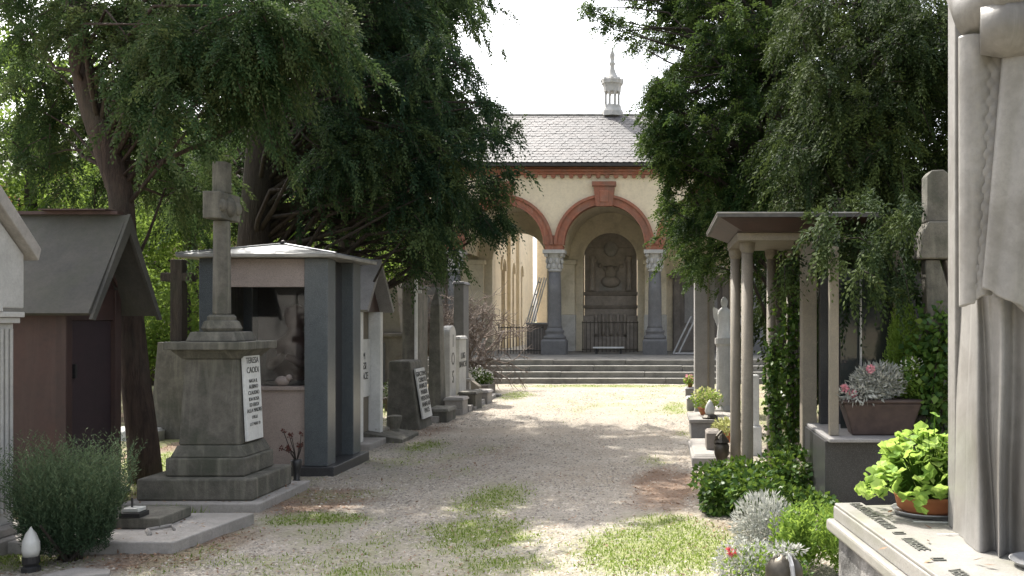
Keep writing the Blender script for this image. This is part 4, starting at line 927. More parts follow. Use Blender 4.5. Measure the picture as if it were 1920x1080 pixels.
wt = solid('white_tablet', MB().box(px(1409, 11.4), px(1422, 11.4), 11.3, 11.5, .35, .95).box(px(1405, 11.4), px(1426, 11.4), 11.25, 11.55, -.02, .348), M['white_marble'], 'small white marble tablet glimpsed between the canopy columns', 'gravestone', bevel=.01)

# ------------------------------------------------------------------ table tomb with robed statue
TR = .0857
tt = thing('table_tomb', 'pale polished stone table tomb with lettered border and rough hewn sides', 'tomb', (.82, 4.47, 0), TR)
ZT = .75
def lpart(n, mb, m, parent=None, **k): return part(n, mb, m, parent or tt, local=True, **k)
lpart('rough_side', MB().box(.0, 1.5, -2.2, -.03, -.05, .62), M['rough_stone'])
# hewn bosses on the visible side
mbh = MB(); 
def hew(u, v):
    y = -2.2 + 2.17 * u; z = .0 + .60 * v
    e = min(1, 8 * min(u, 1 - u, v * .6, (1 - v) * .6))
    return (-.002 - .10 * e * float(fbm(np.array([y * 8.0]), np.array([z * 6.0]), 61, 5)[0]) ** 1.6, y, z)
mbh.grid(hew, 150, 40); lpart('hewn_face', mbh, M['rough_stone'])
lpart('lower_ledge', MB().box(-.05, 1.55, -2.2, .02, .622, .675), M['table_stone'], bevel=.012)
lpart('table_top', MB().box(-.02, 1.5, -2.2, -.0, .677, ZT - .014), M['table_stone'], bevel=.006)
lpart('border', MB().box(-.015, .115, -2.2, -.005, ZT - .013, ZT), M['table_stone'], bevel=.004)
for i, (y, body) in enumerate(((-.075, 'LA'), (-.235, 'NOSTRA'), (-.47, 'SCORTA'), (-.66, 'LI'), (-.85, 'DIRESSE'), (-1.08, 'LI'), (-1.3, 'VERSO'))):
    o = text('inscription', body, M['grey_letter'], None, (0, 0, 0), (0, 0, 0), .07, .002, sx=.8); o.parent = tt
    o.location = (.066, y, ZT + .003); o.rotation_euler = (0, 0, -math.pi / 2)
# shallow scratched lines on the slab
for k in range(9):
    x0, y0 = .2 + .1 * (k % 5) + random.uniform(0, .05), -.35 - .13 * (k // 2) - random.uniform(0, .05)
    lpart('carved_line', MB().tube([(x0, y0, ZT - .0125), (x0 + random.uniform(.1, .22), y0 - random.uniform(.0, .05), ZT - .0125)], .0035, 4, .5), M['white_marble'])
# shallow steel dish
dish = thing('steel_dish', 'round shallow grey metal dish on the table tomb at the right edge', 'dish', (1.345, 3.36, ZT - .012))
part('bowl', MB().lathe([(.07, .0), (.10, .004), (.118, .022), (.122, .024), (.115, .018), (.09, .008), (.02, .006)], (1.345, 3.36, ZT - .012), 32), M['steel'], dish, smooth=True)
part('knob', MB().ball((1.40, 3.36, ZT + .004), .014, 10, 6), M['glass_white'], dish, smooth=True)
# upright slab behind the statue
tl = thing('upright_slab', 'tall pale upright stone slab standing behind the robed statue', 'slab', (1.6, 3.98, ZT - .013))
part('slab', MB().box(1.205, 2.1, 3.94, 4.04, ZT - .013, 3.3), M['statue_stone'], tl, bevel=.006)
part('top_moulding', MB().box(1.18, 2.12, 3.92, 4.06, 3.302, 3.38), M['statue_stone'], tl, bevel=.008)
# robed statue: skirt with deep pleats, hanging mantle ends, raised forearm and hand
SX, SY, SZ = 1.58, 3.70, ZT - .012
stt = thing('robed_statue', 'larger than life grey stone statue in long folded robe on the table tomb', 'statue', (SX, SY, SZ))
def lerp(tab, v):
    for (a, x), (b, y) in zip(tab[:-1], tab[1:]):
        if v <= b: f = (v - a) / (b - a); f = f * f * (3 - 2 * f); return x + (y - x) * f
    return tab[-1][1]
YS = 3.52
# pleat lines: picture x at hip height, at the hem, and depth of ridge (-) or crease (+)
PL = [(1822, 1806, .02), (1828, 1836, -.05), (1836, 1866, .035), (1852, 1868, .02), (1884, 1872, -.045), (1904, 1892, .035), (1934, 1925, -.055), (1962, 1958, .03), (1996, 2005, -.05), (2030, 2045, .03), (2066, 2080, -.03), (2090, 2100, .02)]
ZH = 1.18
def skirt(u, v):
    k = u * (len(PL) - 1); i = min(int(k), len(PL) - 2); f = k - i; g_ = f * f * (3 - 2 * f)
    z = ZH * v; q_ = (1 - v)
    xx = [a + (b - a) * q_ for a, b, d in PL]
    x = xx[i] + (xx[i + 1] - xx[i]) * f; d = PL[i][2] + (PL[i + 1][2] - PL[i][2]) * g_
    e = min(1, abs(2 * u - 1)); yb_ = SY + .10 - .26 * math.sqrt(max(0, 1 - e ** 2.6))
    y_ = yb_ + d * (.55 + .45 * q_) - .02 * q_
    return (px(x + 1.2 * math.sin(9 * z + 5 * u), y_), y_, SZ + z)
mbs = MB(); NU, NV = 133, 40
P = []
for j in range(NV):
    for i in range(NU): P.append(skirt(i / (NU - 1), j / (NV - 1)))
    r_ = P[-1]; l_0 = P[-NU]; P.append((r_[0], 3.935, r_[2])); P.append((l_0[0], 3.935, l_0[2]))
N2 = NU + 2
fs = [(j * N2 + i, j * N2 + (i + 1) % N2, (j + 1) * N2 + (i + 1) % N2, (j + 1) * N2 + i) for j in range(NV - 1) for i in range(N2)]
part('skirt', mbs.add(P, fs), M['statue_stone'], stt, smooth=True)
RW = [(0, .26), (.5, .27), (.85, .30), (1.05, .27), (1.13, .14), (1.18, .09), (1.27, .085)]
RD = [(0, .17), (.85, .17), (1.05, .14), (1.13, .10), (1.18, .085), (1.27, .08)]
def torso(u, v):
    z = 1.27 * v; a = 2 * math.pi * u; k = 1 + .05 * math.sin(9 * a + z * 2) * max(0, 1 - v * 1.2)
    return (SX + lerp(RW, z) * k * math.cos(a), SY + lerp(RD, z) * k * math.sin(a), SZ + 1.0 + z)
part('torso', MB().grid(torso, 80, 40, True), M['statue_stone'], stt, smooth=True)
def headf(u, v):
    a = 2 * math.pi * u; b = math.pi * (v * .998 + .001) - math.pi / 2
    r = 1 - .12 * max(0, -math.sin(b))
    nose = .022 * math.exp(-((b + .05) / .25) ** 2) * math.exp(-((a - 1.5 * math.pi) / .18) ** 2)
    eye = -.008 * math.exp(-((b - .15) / .14) ** 2) * (math.exp(-((a - 1.5 * math.pi - .4) / .2) ** 2) + math.exp(-((a - 1.5 * math.pi + .4) / .2) ** 2))
    rr = r + (nose + eye) * 8
    return (SX + .095 * rr * math.cos(b) * math.cos(a), SY - .02 + .115 * rr * math.cos(b) * math.sin(a), SZ + 2.40 + .155 * math.sin(b))
part('head', MB().grid(headf, 40, 28, True), M['statue_stone'], stt, smooth=True)
part('hair', MB().ball((SX, SY + .02, SZ + 2.44), .13, 20, 12, (.9, 1, 1.1)), M['statue_stone'], stt, smooth=True)
def panel(tl, tr, bl, br, y0, bulge, folds, ph, carve=0.0):
    """hanging cloth end: corners in picture coordinates at depth y0"""
    def fn(u, v):
        X_ = (tl[0] + (tr[0] - tl[0]) * u) * (1 - v) + (bl[0] + (br[0] - bl[0]) * u) * v
        Z_ = (tl[1] + (tr[1] - tl[1]) * u) * (1 - v) + (bl[1] + (br[1] - bl[1]) * u) * v
        d = bulge * math.sin(math.pi * min(max(u, 0), 1)) ** .7 + .010 * math.sin(folds * math.pi * u + ph + v)
        if carve: d += carve * math.sin(95 * v) * math.sin(22 * u) * max(0, math.sin(math.pi * u)) ** 2
        yy = y0 - d + .05 * v
        return (px(X_, y0), yy, pz(Z_, y0))
    return MB().grid(fn, 48, 130)
for nm, args in (('mantle_end', ((1806, 70), (1897, 80), (1815, 575), (1858, 545), 3.50, .055, 3, 0, .0022)), ('mantle_end', ((1888, 70), (2005, 60), (1856, 540), (1945, 600), 3.415, .05, 4, 1.2)), ('mantle_end', ((1996, 60), (2090, 70), (1940, 590), (2060, 560), 3.50, .055, 3, .4))):
    o = part(nm, panel(*args), M['statue_stone'], stt, smooth=True); sm = o.modifiers.new('thick', 'SOLIDIFY'); sm.thickness = .022; sm.offset = -1
# forearms folded across the chest, wide cuffs, hands
def at_(x, y, Y): return Vector((px(x, Y), Y, pz(y, Y)))
part('sleeve', MB().tube([at_(2020, -60, 3.62), at_(2040, 20, 3.52), at_(1990, 45, 3.42), at_(1930, 50, 3.38), at_(1880, 54, 3.37), at_(1838, 58, 3.39)], [.10, .115, .11, .105, .10, .082], 18), M['statue_stone'], stt, smooth=True)
part('sleeve', MB().tube([at_(1850, -90, 3.66), at_(1822, -20, 3.58), at_(1835, 20, 3.47), at_(1890, -10, 3.36), at_(1930, -30, 3.34)], [.10, .10, .10, .09, .07], 18), M['statue_stone'], stt, smooth=True)
def hand(w0, d0, sd):
    hd = MB(); d0 = d0.normalized(); sd = sd.normalized(); pc = w0 + d0 * .06
    hd.tube([w0 - d0 * .04, w0 + d0 * .02, pc, pc + d0 * .05], [.034, .038, .046, .04], 12, .6)
    for f in range(4):
        b0 = pc + d0 * .04 + sd * (.033 - .022 * f); L_ = (.07, .08, .075, .055)[f]
        hd.tube([b0, b0 + d0 * L_ * .5, b0 + d0 * L_ * .8 - Vector((0, 0, .015)), b0 + d0 * L_ * .95 - Vector((0, 0, .035))], [.0105, .010, .009, .006], 8)
    b0 = w0 + d0 * .04 + sd * .042
    hd.tube([b0, b0 + sd * .03 + d0 * .03, b0 + sd * .032 + d0 * .065], [.013, .011, .008], 8)
    return part('hand', hd, M['statue_stone'], stt, smooth=True)

hand(at_(1935, -32, 3.30), Vector((.8, -.1, .1)), Vector((0, -.5, .85)))

# ------------------------------------------------------------------ vegetation
def norm(v): return v / np.maximum(np.linalg.norm(v, axis=-1, keepdims=True), 1e-6)
def sprays(O, D, L, tint, nleaf, ll, lw, droop=.5, spread=.9, name='crown'):
    """flat fern-like conifer sprays: leaflets left and right of a drooping axis"""
    n = len(O); D = norm(D); up = norm(rng.normal(size=(n, 3)) * .6 + np.array([0, 0, 1.0]))
    Sd = norm(np.cross(D, up)); Nn = np.cross(Sd, D)
    Cs, Ds, Ns, Ls, Ws, Ts = [], [], [], [], [], []
    for k in range(nleaf):
        t = (k + .3) / nleaf; sg = -1 if k % 2 else 1
        p = O + D * (L * t)[:, None]; p[:, 2] -= droop * L * t * t
        a = spread * (1 - .75 * t) * rng.uniform(.7, 1.2, n)
        d = D * np.cos(a)[:, None] + Sd * (sg * np.sin(a))[:, None]; d[:, 2] -= droop * t * 1.1
        Cs.append(p); Ds.append(norm(d)); Ns.append(norm(Nn + rng.normal(size=(n, 3)) * .35))
        Ls.append(ll * (1.15 - .45 * t) * rng.uniform(.7, 1.3, n)); Ws.append(lw * rng.uniform(.7, 1.3, n)); Ts.append(np.clip(tint + .16 * t + rng.normal(0, .07, n), 0, 1))
    return quads(np.concatenate(Cs), np.concatenate(Ds), np.concatenate(Ns), np.concatenate(Ls), np.concatenate(Ws), np.concatenate(Ts), name)
def inpoly(P, poly):
    x, y = P[:, 0], P[:, 1]; r = np.zeros(len(P), bool); n = len(poly)
    for i in range(n):
        x0, y0 = poly[i]; x1, y1 = poly[(i + 1) % n]
        c = ((y0 > y) != (y1 > y)) & (x < (x1 - x0) * (y - y0) / (y1 - y0 + 1e-9) + x0); r ^= c
    return r
def clumps_poly(poly, Y0, Y1, n, m=1.0):
    """clump centres filling a volume whose outline from the path is the polygon (photo pixels at their depth)"""
    poly = np.array(poly, float); lo, hi = poly.min(0), poly.max(0); out = np.zeros((0, 2))
    while len(out) < n:
        P = rng.uniform(lo, hi, (n * 3, 2)); out = np.concatenate([out, P[inpoly(P, poly)]])
    out = out[:n]; Y = rng.uniform(Y0, Y1, n)
    return np.stack([(out[:, 0] - VX) / F * Y, Y, EYE + (VY - out[:, 1]) / F * Y, np.full(n, m)], 1)
def clumps_ell(c, r, n, m=1.0):
    v = rnd_unit(n) * (rng.random(n) ** .4)[:, None]; return np.concatenate([np.array(c) + v * np.array(r), np.full((n, 1), m)], 1)
def limb(mb, trunk, c, r0):
    """a curved limb from the trunk to a clump"""
    T = np.array(trunk); ss = np.linspace(0, len(T) - 1, 60); T = np.stack([np.interp(ss, np.arange(len(T)), T[:, k]) for k in range(3)], 1)
    i = np.argmin(np.abs(T[:, 2] - (c[2] - .45 * np.linalg.norm(T[:, :2] - c[:2], axis=1))))
    i = int(np.clip(i + rng.integers(-5, 6), 8, 58)); a = Vector(T[i]); b = Vector(c); m = a.lerp(b, .5) + Vector((0, 0, rng.uniform(-.02, .22) * (b - a).length)) + Vector(rng.normal(0, .11 * (b - a).length, 3))
    d = (b - a).length
    if d < .15: return
    q1 = a.lerp(m, .5) + Vector(rng.normal(0, .03, 3)); q2 = m.lerp(b, .55) + Vector(rng.normal(0, .04, 3))
    mb.tube([a, q1, m, q2, b], [r0, r0 * .75, r0 * .55, r0 * .35, r0 * .15], 5)
def tree(name, label, trunk, tr, barkm, leafm, clumps, R, per, L, nleaf, ll, lw, droop=.5, limbs=.5, r0=.04, bias=None, flat=.75, cat='tree', group=None, broad=False, hang=.55, tsd=.13):
    cm = clumps[:, 3]; clumps = clumps[:, :3]
    base = trunk[0]; o = thing(name, label, cat, base, 0, group)
    part('trunk', MB().tube(trunk, tr, 14), M[barkm], o, smooth=True)
    lm = MB(); nL = 0
    for c in clumps:
        if rng.random() < limbs: limb(lm, trunk, c, r0 * rng.uniform(.6, 1.2)); nL += 1
    tw_ = lm; KB = 9
    n = len(clumps); Rn = R * cm * rng.uniform(.6, 1.3, n); ct = rng.normal(.42, tsd, n)
    if broad:
        cid = np.repeat(np.arange(n), np.maximum(8, per * cm ** 1.6).astype(int)); N = len(cid)
        u = rnd_unit(N); u[:, 2] *= flat; O = clumps[cid] + u * (Rn[cid] * rng.random(N) ** .45)[:, None]
        D = norm(u * .75 + rng.normal(size=(N, 3)) * .45 + np.array([0, 0, -hang])); tint = np.clip(ct[cid] + rng.normal(0, .1, N), .02, .95)
    else:
        # each clump is a handful of drooping branchlets set with sprays
        Tm = np.array(trunk).mean(0); outc = norm((clumps - Tm) * np.array([1, 1, .25]))
        nb = np.maximum(3, (KB * cm).astype(int)); bid = np.repeat(np.arange(n), nb); B = len(bid)
        u = rnd_unit(B); u[:, 2] = u[:, 2] * flat
        bd = norm(u * .8 + outc[bid] * .65 + np.array([0, 0, .12])); bl = Rn[bid] * rng.uniform(.9, 1.9, B)
        b0 = clumps[bid] - bd * (bl * .35)[:, None] + rng.normal(size=(B, 3)) * (Rn[bid] * .35)[:, None]
        bt_ = np.clip(ct[bid] + rng.normal(0, .15, B), .0, .9); dead = rng.random(B) < .03
        ns = np.maximum(5, per / KB * (bl / R) ** 1.0).astype(int); sid = np.repeat(np.arange(B), ns); N = len(sid)
        t_ = rng.random(N) ** .8; dr = hang * .9 * (bl[sid] * t_ * t_)
        O = b0[sid] + bd[sid] * (bl[sid] * t_)[:, None]; O[:, 2] -= dr
        O += rng.normal(size=(N, 3)) * (.045 * (1.15 - t_))[:, None]
        D = norm(bd[sid] + rng.normal(size=(N, 3)) * .42 + np.stack([np.zeros(N), np.zeros(N), -hang * (.3 + 1.3 * t_)], 1))
        tint = np.clip(bt_[sid] + .16 * (t_ - .4) + rng.normal(0, .06, N), .0, .97)
        for k in np.nonzero(rng.random(B) < .25)[0]:
            e0, e1 = b0[k], b0[k] + bd[k] * bl[k]; e1 = e1 - np.array([0, 0, hang * .9 * bl[k]]); md = (e0 + e1) / 2 + np.array([0, 0, .2 * hang * bl[k]])
            tw_.tube([e0, md, e1], [.009, .006, .003], 3)
    if broad:
        Nn = norm(rng.normal(size=(N, 3)) + np.array([0, 0, .8]))
        me = quads(O, D, Nn, ll * rng.uniform(.7, 1.3, N), lw * rng.uniform(.7, 1.3, N), tint, 'crown')
    else:
        me = sprays(O - D * (L * .3), D, L * rng.uniform(.6, 1.35, N), tint, nleaf, ll, lw, droop)
    me.transform(WM[o.name].inverted())
    if lm.v: part('limbs', lm, M[barkm], o, smooth=True, kind='stuff')
    link('crown', me, M[leafm], o, local=True, kind='stuff')
    return o
def P3(x, y, Y): return (px(x, Y), Y, pz(y, Y))

# leaning conifer on the left with reddish trunk
tpx = [(275, 915), (268, 830), (255, 720), (244, 600), (234, 470), (226, 360), (196, 270), (168, 190), (150, 110), (142, 0), (140, -200), (150, -400)]
tk = [P3(x, y, 9.5) for x, y in tpx]
cl = np.concatenate([clumps_poly([(190, -10), (640, -10), (620, 60), (570, 110), (530, 165), (460, 190), (420, 165), (300, 205), (210, 190)], 8.3, 10.6, 95),
                     clumps_poly([(-40, -10), (190, -10), (190, 60), (120, 90), (-40, 40)], 9.0, 10.6, 12, .8), clumps_poly([(0, 60), (110, 80), (110, 320), (40, 330), (0, 260)], 9.8, 11.2, 9, .7),
                     clumps_poly([(40, 90), (330, 200), (430, 330), (350, 380), (280, 340), (110, 390), (60, 330)], 9.9, 11.4, 40, .8),
                     clumps_ell((-5.9, 9.9, 5.9), (1.9, 1.4, 1.1), 45)])
cp = np.stack([cl[:, 0] / cl[:, 1] * F + VX, VY - (cl[:, 2] - EYE) / cl[:, 1] * F], 1)
tl_ = np.interp(cp[:, 1], [a[1] for a in tpx[::-1]], [a[0] for a in tpx[::-1]])
cl = cl[~((np.abs(cp[:, 0] - tl_) < 75) & (cl[:, 1] < 9.9) & (cp[:, 1] > 70))]
tree('leaning_conifer', 'conifer with leaning reddish trunk rising beside the brown chapel', tk, [.16, .145, .135, .125, .118, .115, .12, .11, .10, .09, .07, .03], 'bark_red', 'conifer_olive', cl, .32, 130, .17, 7, .05, .017, .5, .35, .026, hang=.8, tsd=.17)
# dark conifer behind the granite kiosk
X2 = px(478, 12.7)
tk = [(X2, 12.7, -.05), (X2 + .02, 12.7, 1.2), (X2 - .03, 12.72, 2.4), (X2 + .05, 12.75, 3.6), (X2 + .12, 12.8, 5), (X2 + .3, 12.9, 7), (X2 + .4, 13, 8.6)]
polyB = [(600, -10), (805, -10), (815, 100), (840, 150), (880, 190), (905, 240), (900, 300), (915, 340), (895, 390), (890, 415), (830, 430), (800, 450), (750, 460), (715, 430), (640, 390), (560, 350), (500, 320), (440, 320), (345, 400), (360, 330), (400, 250), (430, 200), (560, 190)]
cl = np.concatenate([clumps_poly(polyB, 11.6, 15.0, 175, .92), clumps_ell((-4.4, 13.4, 6.8), (1.9, 1.7, 1.4), 75),
                     clumps_poly([(900, 232), (972, 232), (972, 245), (900, 255)], 12.6, 13.3, 7, .38), clumps_poly([(900, 325), (968, 322), (950, 340), (890, 350)], 12.6, 13.3, 7, .4), clumps_poly([(890, 390), (950, 385), (955, 410), (890, 425)], 12.4, 13.2, 7, .45),
                     clumps_poly([(810, -10), (850, 60), (905, 160), (950, 220), (900, 200), (830, 120)], 12.4, 14.0, 26, .38), clumps_poly([(740, 460), (860, 445), (850, 480), (760, 500)], 12.4, 14.0, 12, .5)])
tree('dark_conifer', 'broad dark green conifer with drooping branches behind the granite kiosk', tk, [.27, .24, .22, .2, .16, .1, .03], 'bark_dark', 'conifer_l', cl, .38, 130, .20, 7, .058, .022, .5, .55, .045, hang=.75, tsd=.2)
# second stem group, further back on the left
X3 = px(650, 16.5)
tk = [(X3, 16.5, -.05), (X3 + .05, 16.5, 2), (X3 - .1, 16.6, 4), (X3, 16.7, 7)]
cl = np.concatenate([clumps_poly([(330, 200), (640, 180), (760, 300), (740, 400), (640, 400), (400, 410), (330, 360)], 15.8, 18.2, 50), clumps_poly([(560, -10), (800, -10), (870, 170), (880, 380), (760, 420), (600, 300)], 15.6, 18.6, 50), clumps_ell((-5.2, 17.2, 8.0), (2.2, 1.5, 1.3), 50)])
tree('background_conifer', 'deep green conifer standing further back between kiosk and arcade', tk, [.17, .15, .12, .05], 'bark_dark', 'conifer_dk', cl, .5, 110, .24, 7, .075, .03, .5, .5, .04)
# right cypress overhanging the path
X4 = px(1482, 14.3)
tk = [(X4, 14.3, -.05), (X4 - .04, 14.3, 1.5), (X4 - .1, 14.35, 3), (X4 - .2, 14.4, 4.6), (X4 - .25, 14.5, 6.2), (X4 - .2, 14.6, 8)]
polyR = [(1290, -10), (1520, -10), (1530, 460), (1470, 440), (1420, 490), (1370, 510), (1330, 510), (1305, 480), (1290, 440), (1268, 410), (1275, 340), (1255, 300), (1245, 240), (1260, 175), (1285, 110)]
cl = np.concatenate([clumps_poly(polyR, 12.8, 16.2, 180, .95), clumps_poly([(1075, 2), (1110, -5), (1160, 45), (1225, 75), (1220, 92), (1130, 58)], 13.8, 14.4, 16, .42), clumps_poly([(1222, 170), (1260, 120), (1285, 480), (1245, 400), (1245, 330), (1212, 260)], 13.0, 14.6, 60, .5),
                     clumps_ell((1.0, 15.4, 7.0), (1.8, 1.7, 1.4), 90)])
tree('path_cypress', 'tall green cypress overhanging the path beside the square pillar', tk, [.2, .18, .16, .13, .09, .03], 'bark_dark', 'conifer_r', cl, .36, 130, .17, 7, .052, .023, .4, .5, .04, hang=.45, tsd=.2)
# nearer dark conifer on the right, above the canopy
X5 = px(1640, 10.9)
tk = [(X5, 10.9, -.05), (X5 + .05, 10.9, 1.6), (X5, 10.95, 3.2), (X5 + .1, 11, 4.8), (X5 + .1, 11, 6.2)]
polyS = [(1490, -10), (1840, -10), (1840, 360), (1790, 400), (1720, 400), (1690, 490), (1640, 500), (1590, 480), (1545, 450), (1510, 430), (1490, 360), (1460, 250)]
cl = np.concatenate([clumps_poly(polyS, 9.6, 12.2, 150), clumps_poly([(1530, 400), (1620, 360), (1730, 380), (1720, 440), (1690, 560), (1640, 470), (1590, 560), (1540, 470)], 7.6, 9.2, 46, .5), clumps_poly([(1440, 420), (1480, 430), (1500, 540), (1450, 520)], 8.2, 8.8, 4, .35), clumps_ell((3.2, 11.6, 5.4), (1.5, 1.0, .8), 35)])
tree('canopy_conifer', 'dark drooping conifer above the granite canopy with long bare twigs', tk, [.18, .16, .13, .09, .03], 'bark_dark', 'conifer_dk', cl, .34, 130, .18, 7, .05, .02, .5, .8, .018, hang=.8, tsd=.22)
# evergreen mass behind the right graves
X6 = 3.4
tk = [(X6, 16.5, -.05), (X6, 16.5, 2), (X6 + .1, 16.5, 4), (X6, 16.6, 6)]
cl = np.concatenate([clumps_poly([(1430, 120), (1830, 80), (1830, 690), (1560, 700), (1430, 620)], 15.2, 18.5, 110)])
tree('rear_evergreen', 'dense deep green evergreen filling the space behind the canopy', tk, [.2, .18, .14, .06], 'bark_dark', 'conifer_dk', cl, .6, 90, .30, 7, .10, .04, .5, .4, .04)
cl = np.concatenate([clumps_ell((2.9, 12.4, 1.0), (1.0, .5, .9), 26), clumps_ell((5.2, 12.0, 1.2), (1.4, .8, 1.2), 30)])
tree('evergreen_hedge', 'low dark evergreen hedge behind the black granite tomb', [(3.4, 12.4, -.05), (3.4, 12.4, .5), (3.45, 12.4, 1)], [.05, .04, .02], 'bark_dark', 'conifer_dk', cl, .5, 90, .25, 8, .08, .034, .4, .3, .02, cat='hedge')

# broadleaf trees glowing behind the left graves
def broad(label, x, y, h, rw, lo, ncl, per=420, ll=.085, lw=.055, name='broadleaf_tree', cat='tree', mat='broadleaf'):
    tk = [(x, y, -.05), (x + .1, y, h * .3), (x - .05, y + .1, h * .6), (x, y, h * .9)]
    cl = clumps_ell((x, y, (h + lo) / 2), (rw, rw * .8, (h - lo) / 2), ncl)
    return tree(name, label, tk, [.16, .13, .09, .03], 'bark_dark', mat, cl, .55, per, 0, 0, ll, lw, limbs=.6, r0=.03, cat=cat, group=None, broad=True, hang=.3)
broad('sunlit broadleaf tree behind the white stone shrine', -10.2, 15.5, 6.0, 2.2, 1.0, 42)
broad('sunlit broadleaf tree between brown chapel and dark cross', -9.3, 19.0, 5.6, 2.3, .3, 44)
broad('tall broadleaf tree far behind the dark tombstone', -12.5, 23.5, 8.0, 3.2, 1.0, 50, 380, .11, .07)
broad('bright young broadleaf tree behind the narrow chapel', -7.2, 21.5, 4.8, 1.6, 1.0, 30, 380, .09, .06)
broad('tall dim broadleaf tree closing the left side of the cemetery', -17, 22, 9.5, 3.8, .5, 55, 380, .13, .09)
broad('low bright shrub behind the dark cross', -7.6, 15.4, 2.3, .9, .1, 16, 420, .07, .045, 'leafy_shrub', 'shrub')
broad('low leafy shrub beyond the white ledger', -9.6, 15.6, 1.9, 1.1, .05, 16, 420, .07, .045, 'leafy_shrub', 'shrub')
broad('leafy hedge shrub at the far left near the boundary wall', -13.5, 18.0, 2.8, 1.9, .1, 26, 420, .08, .05, 'leafy_shrub', 'shrub')
# boundary wall and an orange house glimpsed through the leaves
bw = thing('boundary_wall', 'long plastered cemetery boundary wall behind the left trees', 'wall', (-24, 27, 0))
part('wall', MB().box(-40, -17.6, 26.8, 27.2, -.1, 2.6), M['cream_in'], bw); part('coping', MB().box(-40, -17.6, 26.7, 27.3, 2.602, 2.72), M['slab_stone'], bw, bevel=.02)
oh = thing('orange_house', 'orange plastered house glimpsed through leaves beyond the wall', 'house', (-24, 36, 0))
part('wall', MB().box(-30, -17.7, 34, 40, -.1, 6.4), M['orange_wall'], oh); part('roof', MB().prism([(33.5, 6.4), (40.5, 6.4), (37, 8.2)], 'x', -30.5, -17.2), M['tile'], oh)
for x in (-28, -25, -22, -19.5):
    wn = part('window', MB().box(x - .5, x + .5, 33.96, 33.998, 3.2, 4.8), M['glass'], oh); part('sill', MB().box(x - .6, x + .6, 33.86, 33.998, 3.1, 3.198), M['slab_stone'], wn)

# bare shrub
bs = thing('bare_shrub', 'bare brown leafless shrub in front of the arcade steps', 'shrub', (px(850, 21.6), 21.4, 0))
tw = MB()
def grow(p, d, L_, r, depth):
    q = p + d * L_; m = p.lerp(q, .5) + Vector(rng.normal(0, .04 * L_, 3))
    tw.tube([p, m, q], [r, r * .85, r * .65], 5 if depth < 2 else 3)
    if depth >= 5: return
    for k in range(3 if depth < 4 else 4):
        nd = (d * .75 + Vector(rng.normal(0, .55, 3)) + Vector((0, 0, .12 if depth < 2 else -.10))).normalized()
        grow(p.lerp(q, rng.uniform(.45, 1)), nd, L_ * rng.uniform(.6, .85), r * .62, depth + 1)
for k in range(7):
    a = -1.2 + .4 * k; b0 = Vector((px(850, 21.6) + .06 * k - .12, 21.4 + rng.uniform(-.1, .1), -.05))
    grow(b0, Vector((a * .32, rng.uniform(-.3, .3), 1)).normalized(), 1.02, .055, 0)
part('branches', tw, M['twig'], bs, kind='stuff')

# ------------------------------------------------------------------ small plants
def ball_plant(parent, name, c, r, n, ll, lw, mat, up=.3, zmin=None, belly=.45):
    u = rnd_unit(n); O = np.array(c) + u * np.array(r) * (rng.random(n) ** .45)[:, None]
    if zmin is not None: O[:, 2] = np.maximum(O[:, 2], zmin + rng.random(n) * .02)
    D = norm(u * .8 + rng.normal(size=(n, 3)) * .45 + np.array([0, 0, up])); Nn = norm(u + rng.normal(size=(n, 3)) * .5 + np.array([0, 0, .6]))
    me = quads(O, D, Nn, ll * rng.uniform(.6, 1.3, n), lw * rng.uniform(.6, 1.3, n), np.clip(.5 + rng.normal(0, .22, n), 0, 1), name, belly)
    me.transform(WM[parent.name].inverted()); return link(name, me, M[mat], parent, local=True, kind='stuff')
# rosemary
rx, ry = px(118, 6.35), 6.4
ro = thing('rosemary_bush', 'bushy dark green rosemary growing beside the white stone shrine', 'bush', (rx, ry, 0))
n = 1150; a = rng.uniform(0, 6.283, n); rr = np.sqrt(rng.random(n)); base = np.stack([rx + .25 * rr * np.cos(a), ry + .22 * rr * np.sin(a), np.zeros(n) + .04 + .2 * rng.random(n)], 1)
D = norm(np.stack([rr * np.cos(a) * .30 + rng.normal(0, .09, n), rr * np.sin(a) * .3 + rng.normal(0, .09, n), np.ones(n)], 1)); L = rng.uniform(.36, .66, n)
O, DD, TT = [], [], []
for k in range(34):
    t_ = k / 34; O.append(base + D * (L * t_)[:, None]); e = rnd_unit(n); e = norm(e - D * np.sum(e * D, 1, keepdims=True)); DD.append(norm(e * .8 + D * .75)); TT.append(np.clip(.2 + .55 * t_ + rng.normal(0, .12, n), 0, 1))
O = np.concatenate(O); me = quads(O, np.concatenate(DD), rnd_unit(len(O)), rng.uniform(.02, .036, len(O)), np.full(len(O), .0065), np.concatenate(TT), 'foliage'); me.transform(WM[ro.name].inverted())
link('foliage', me, M['rosemary'], ro, local=True, kind='stuff')
stm = MB()
for k in range(14): stm.tube([(rx + rng.normal(0, .05), ry + rng.normal(0, .05), -.03), (rx + rng.normal(0, .13), ry + rng.normal(0, .12), .3)], [.014, .007], 5)
part('stems', stm, M['bark_dark'], ro, kind='stuff')
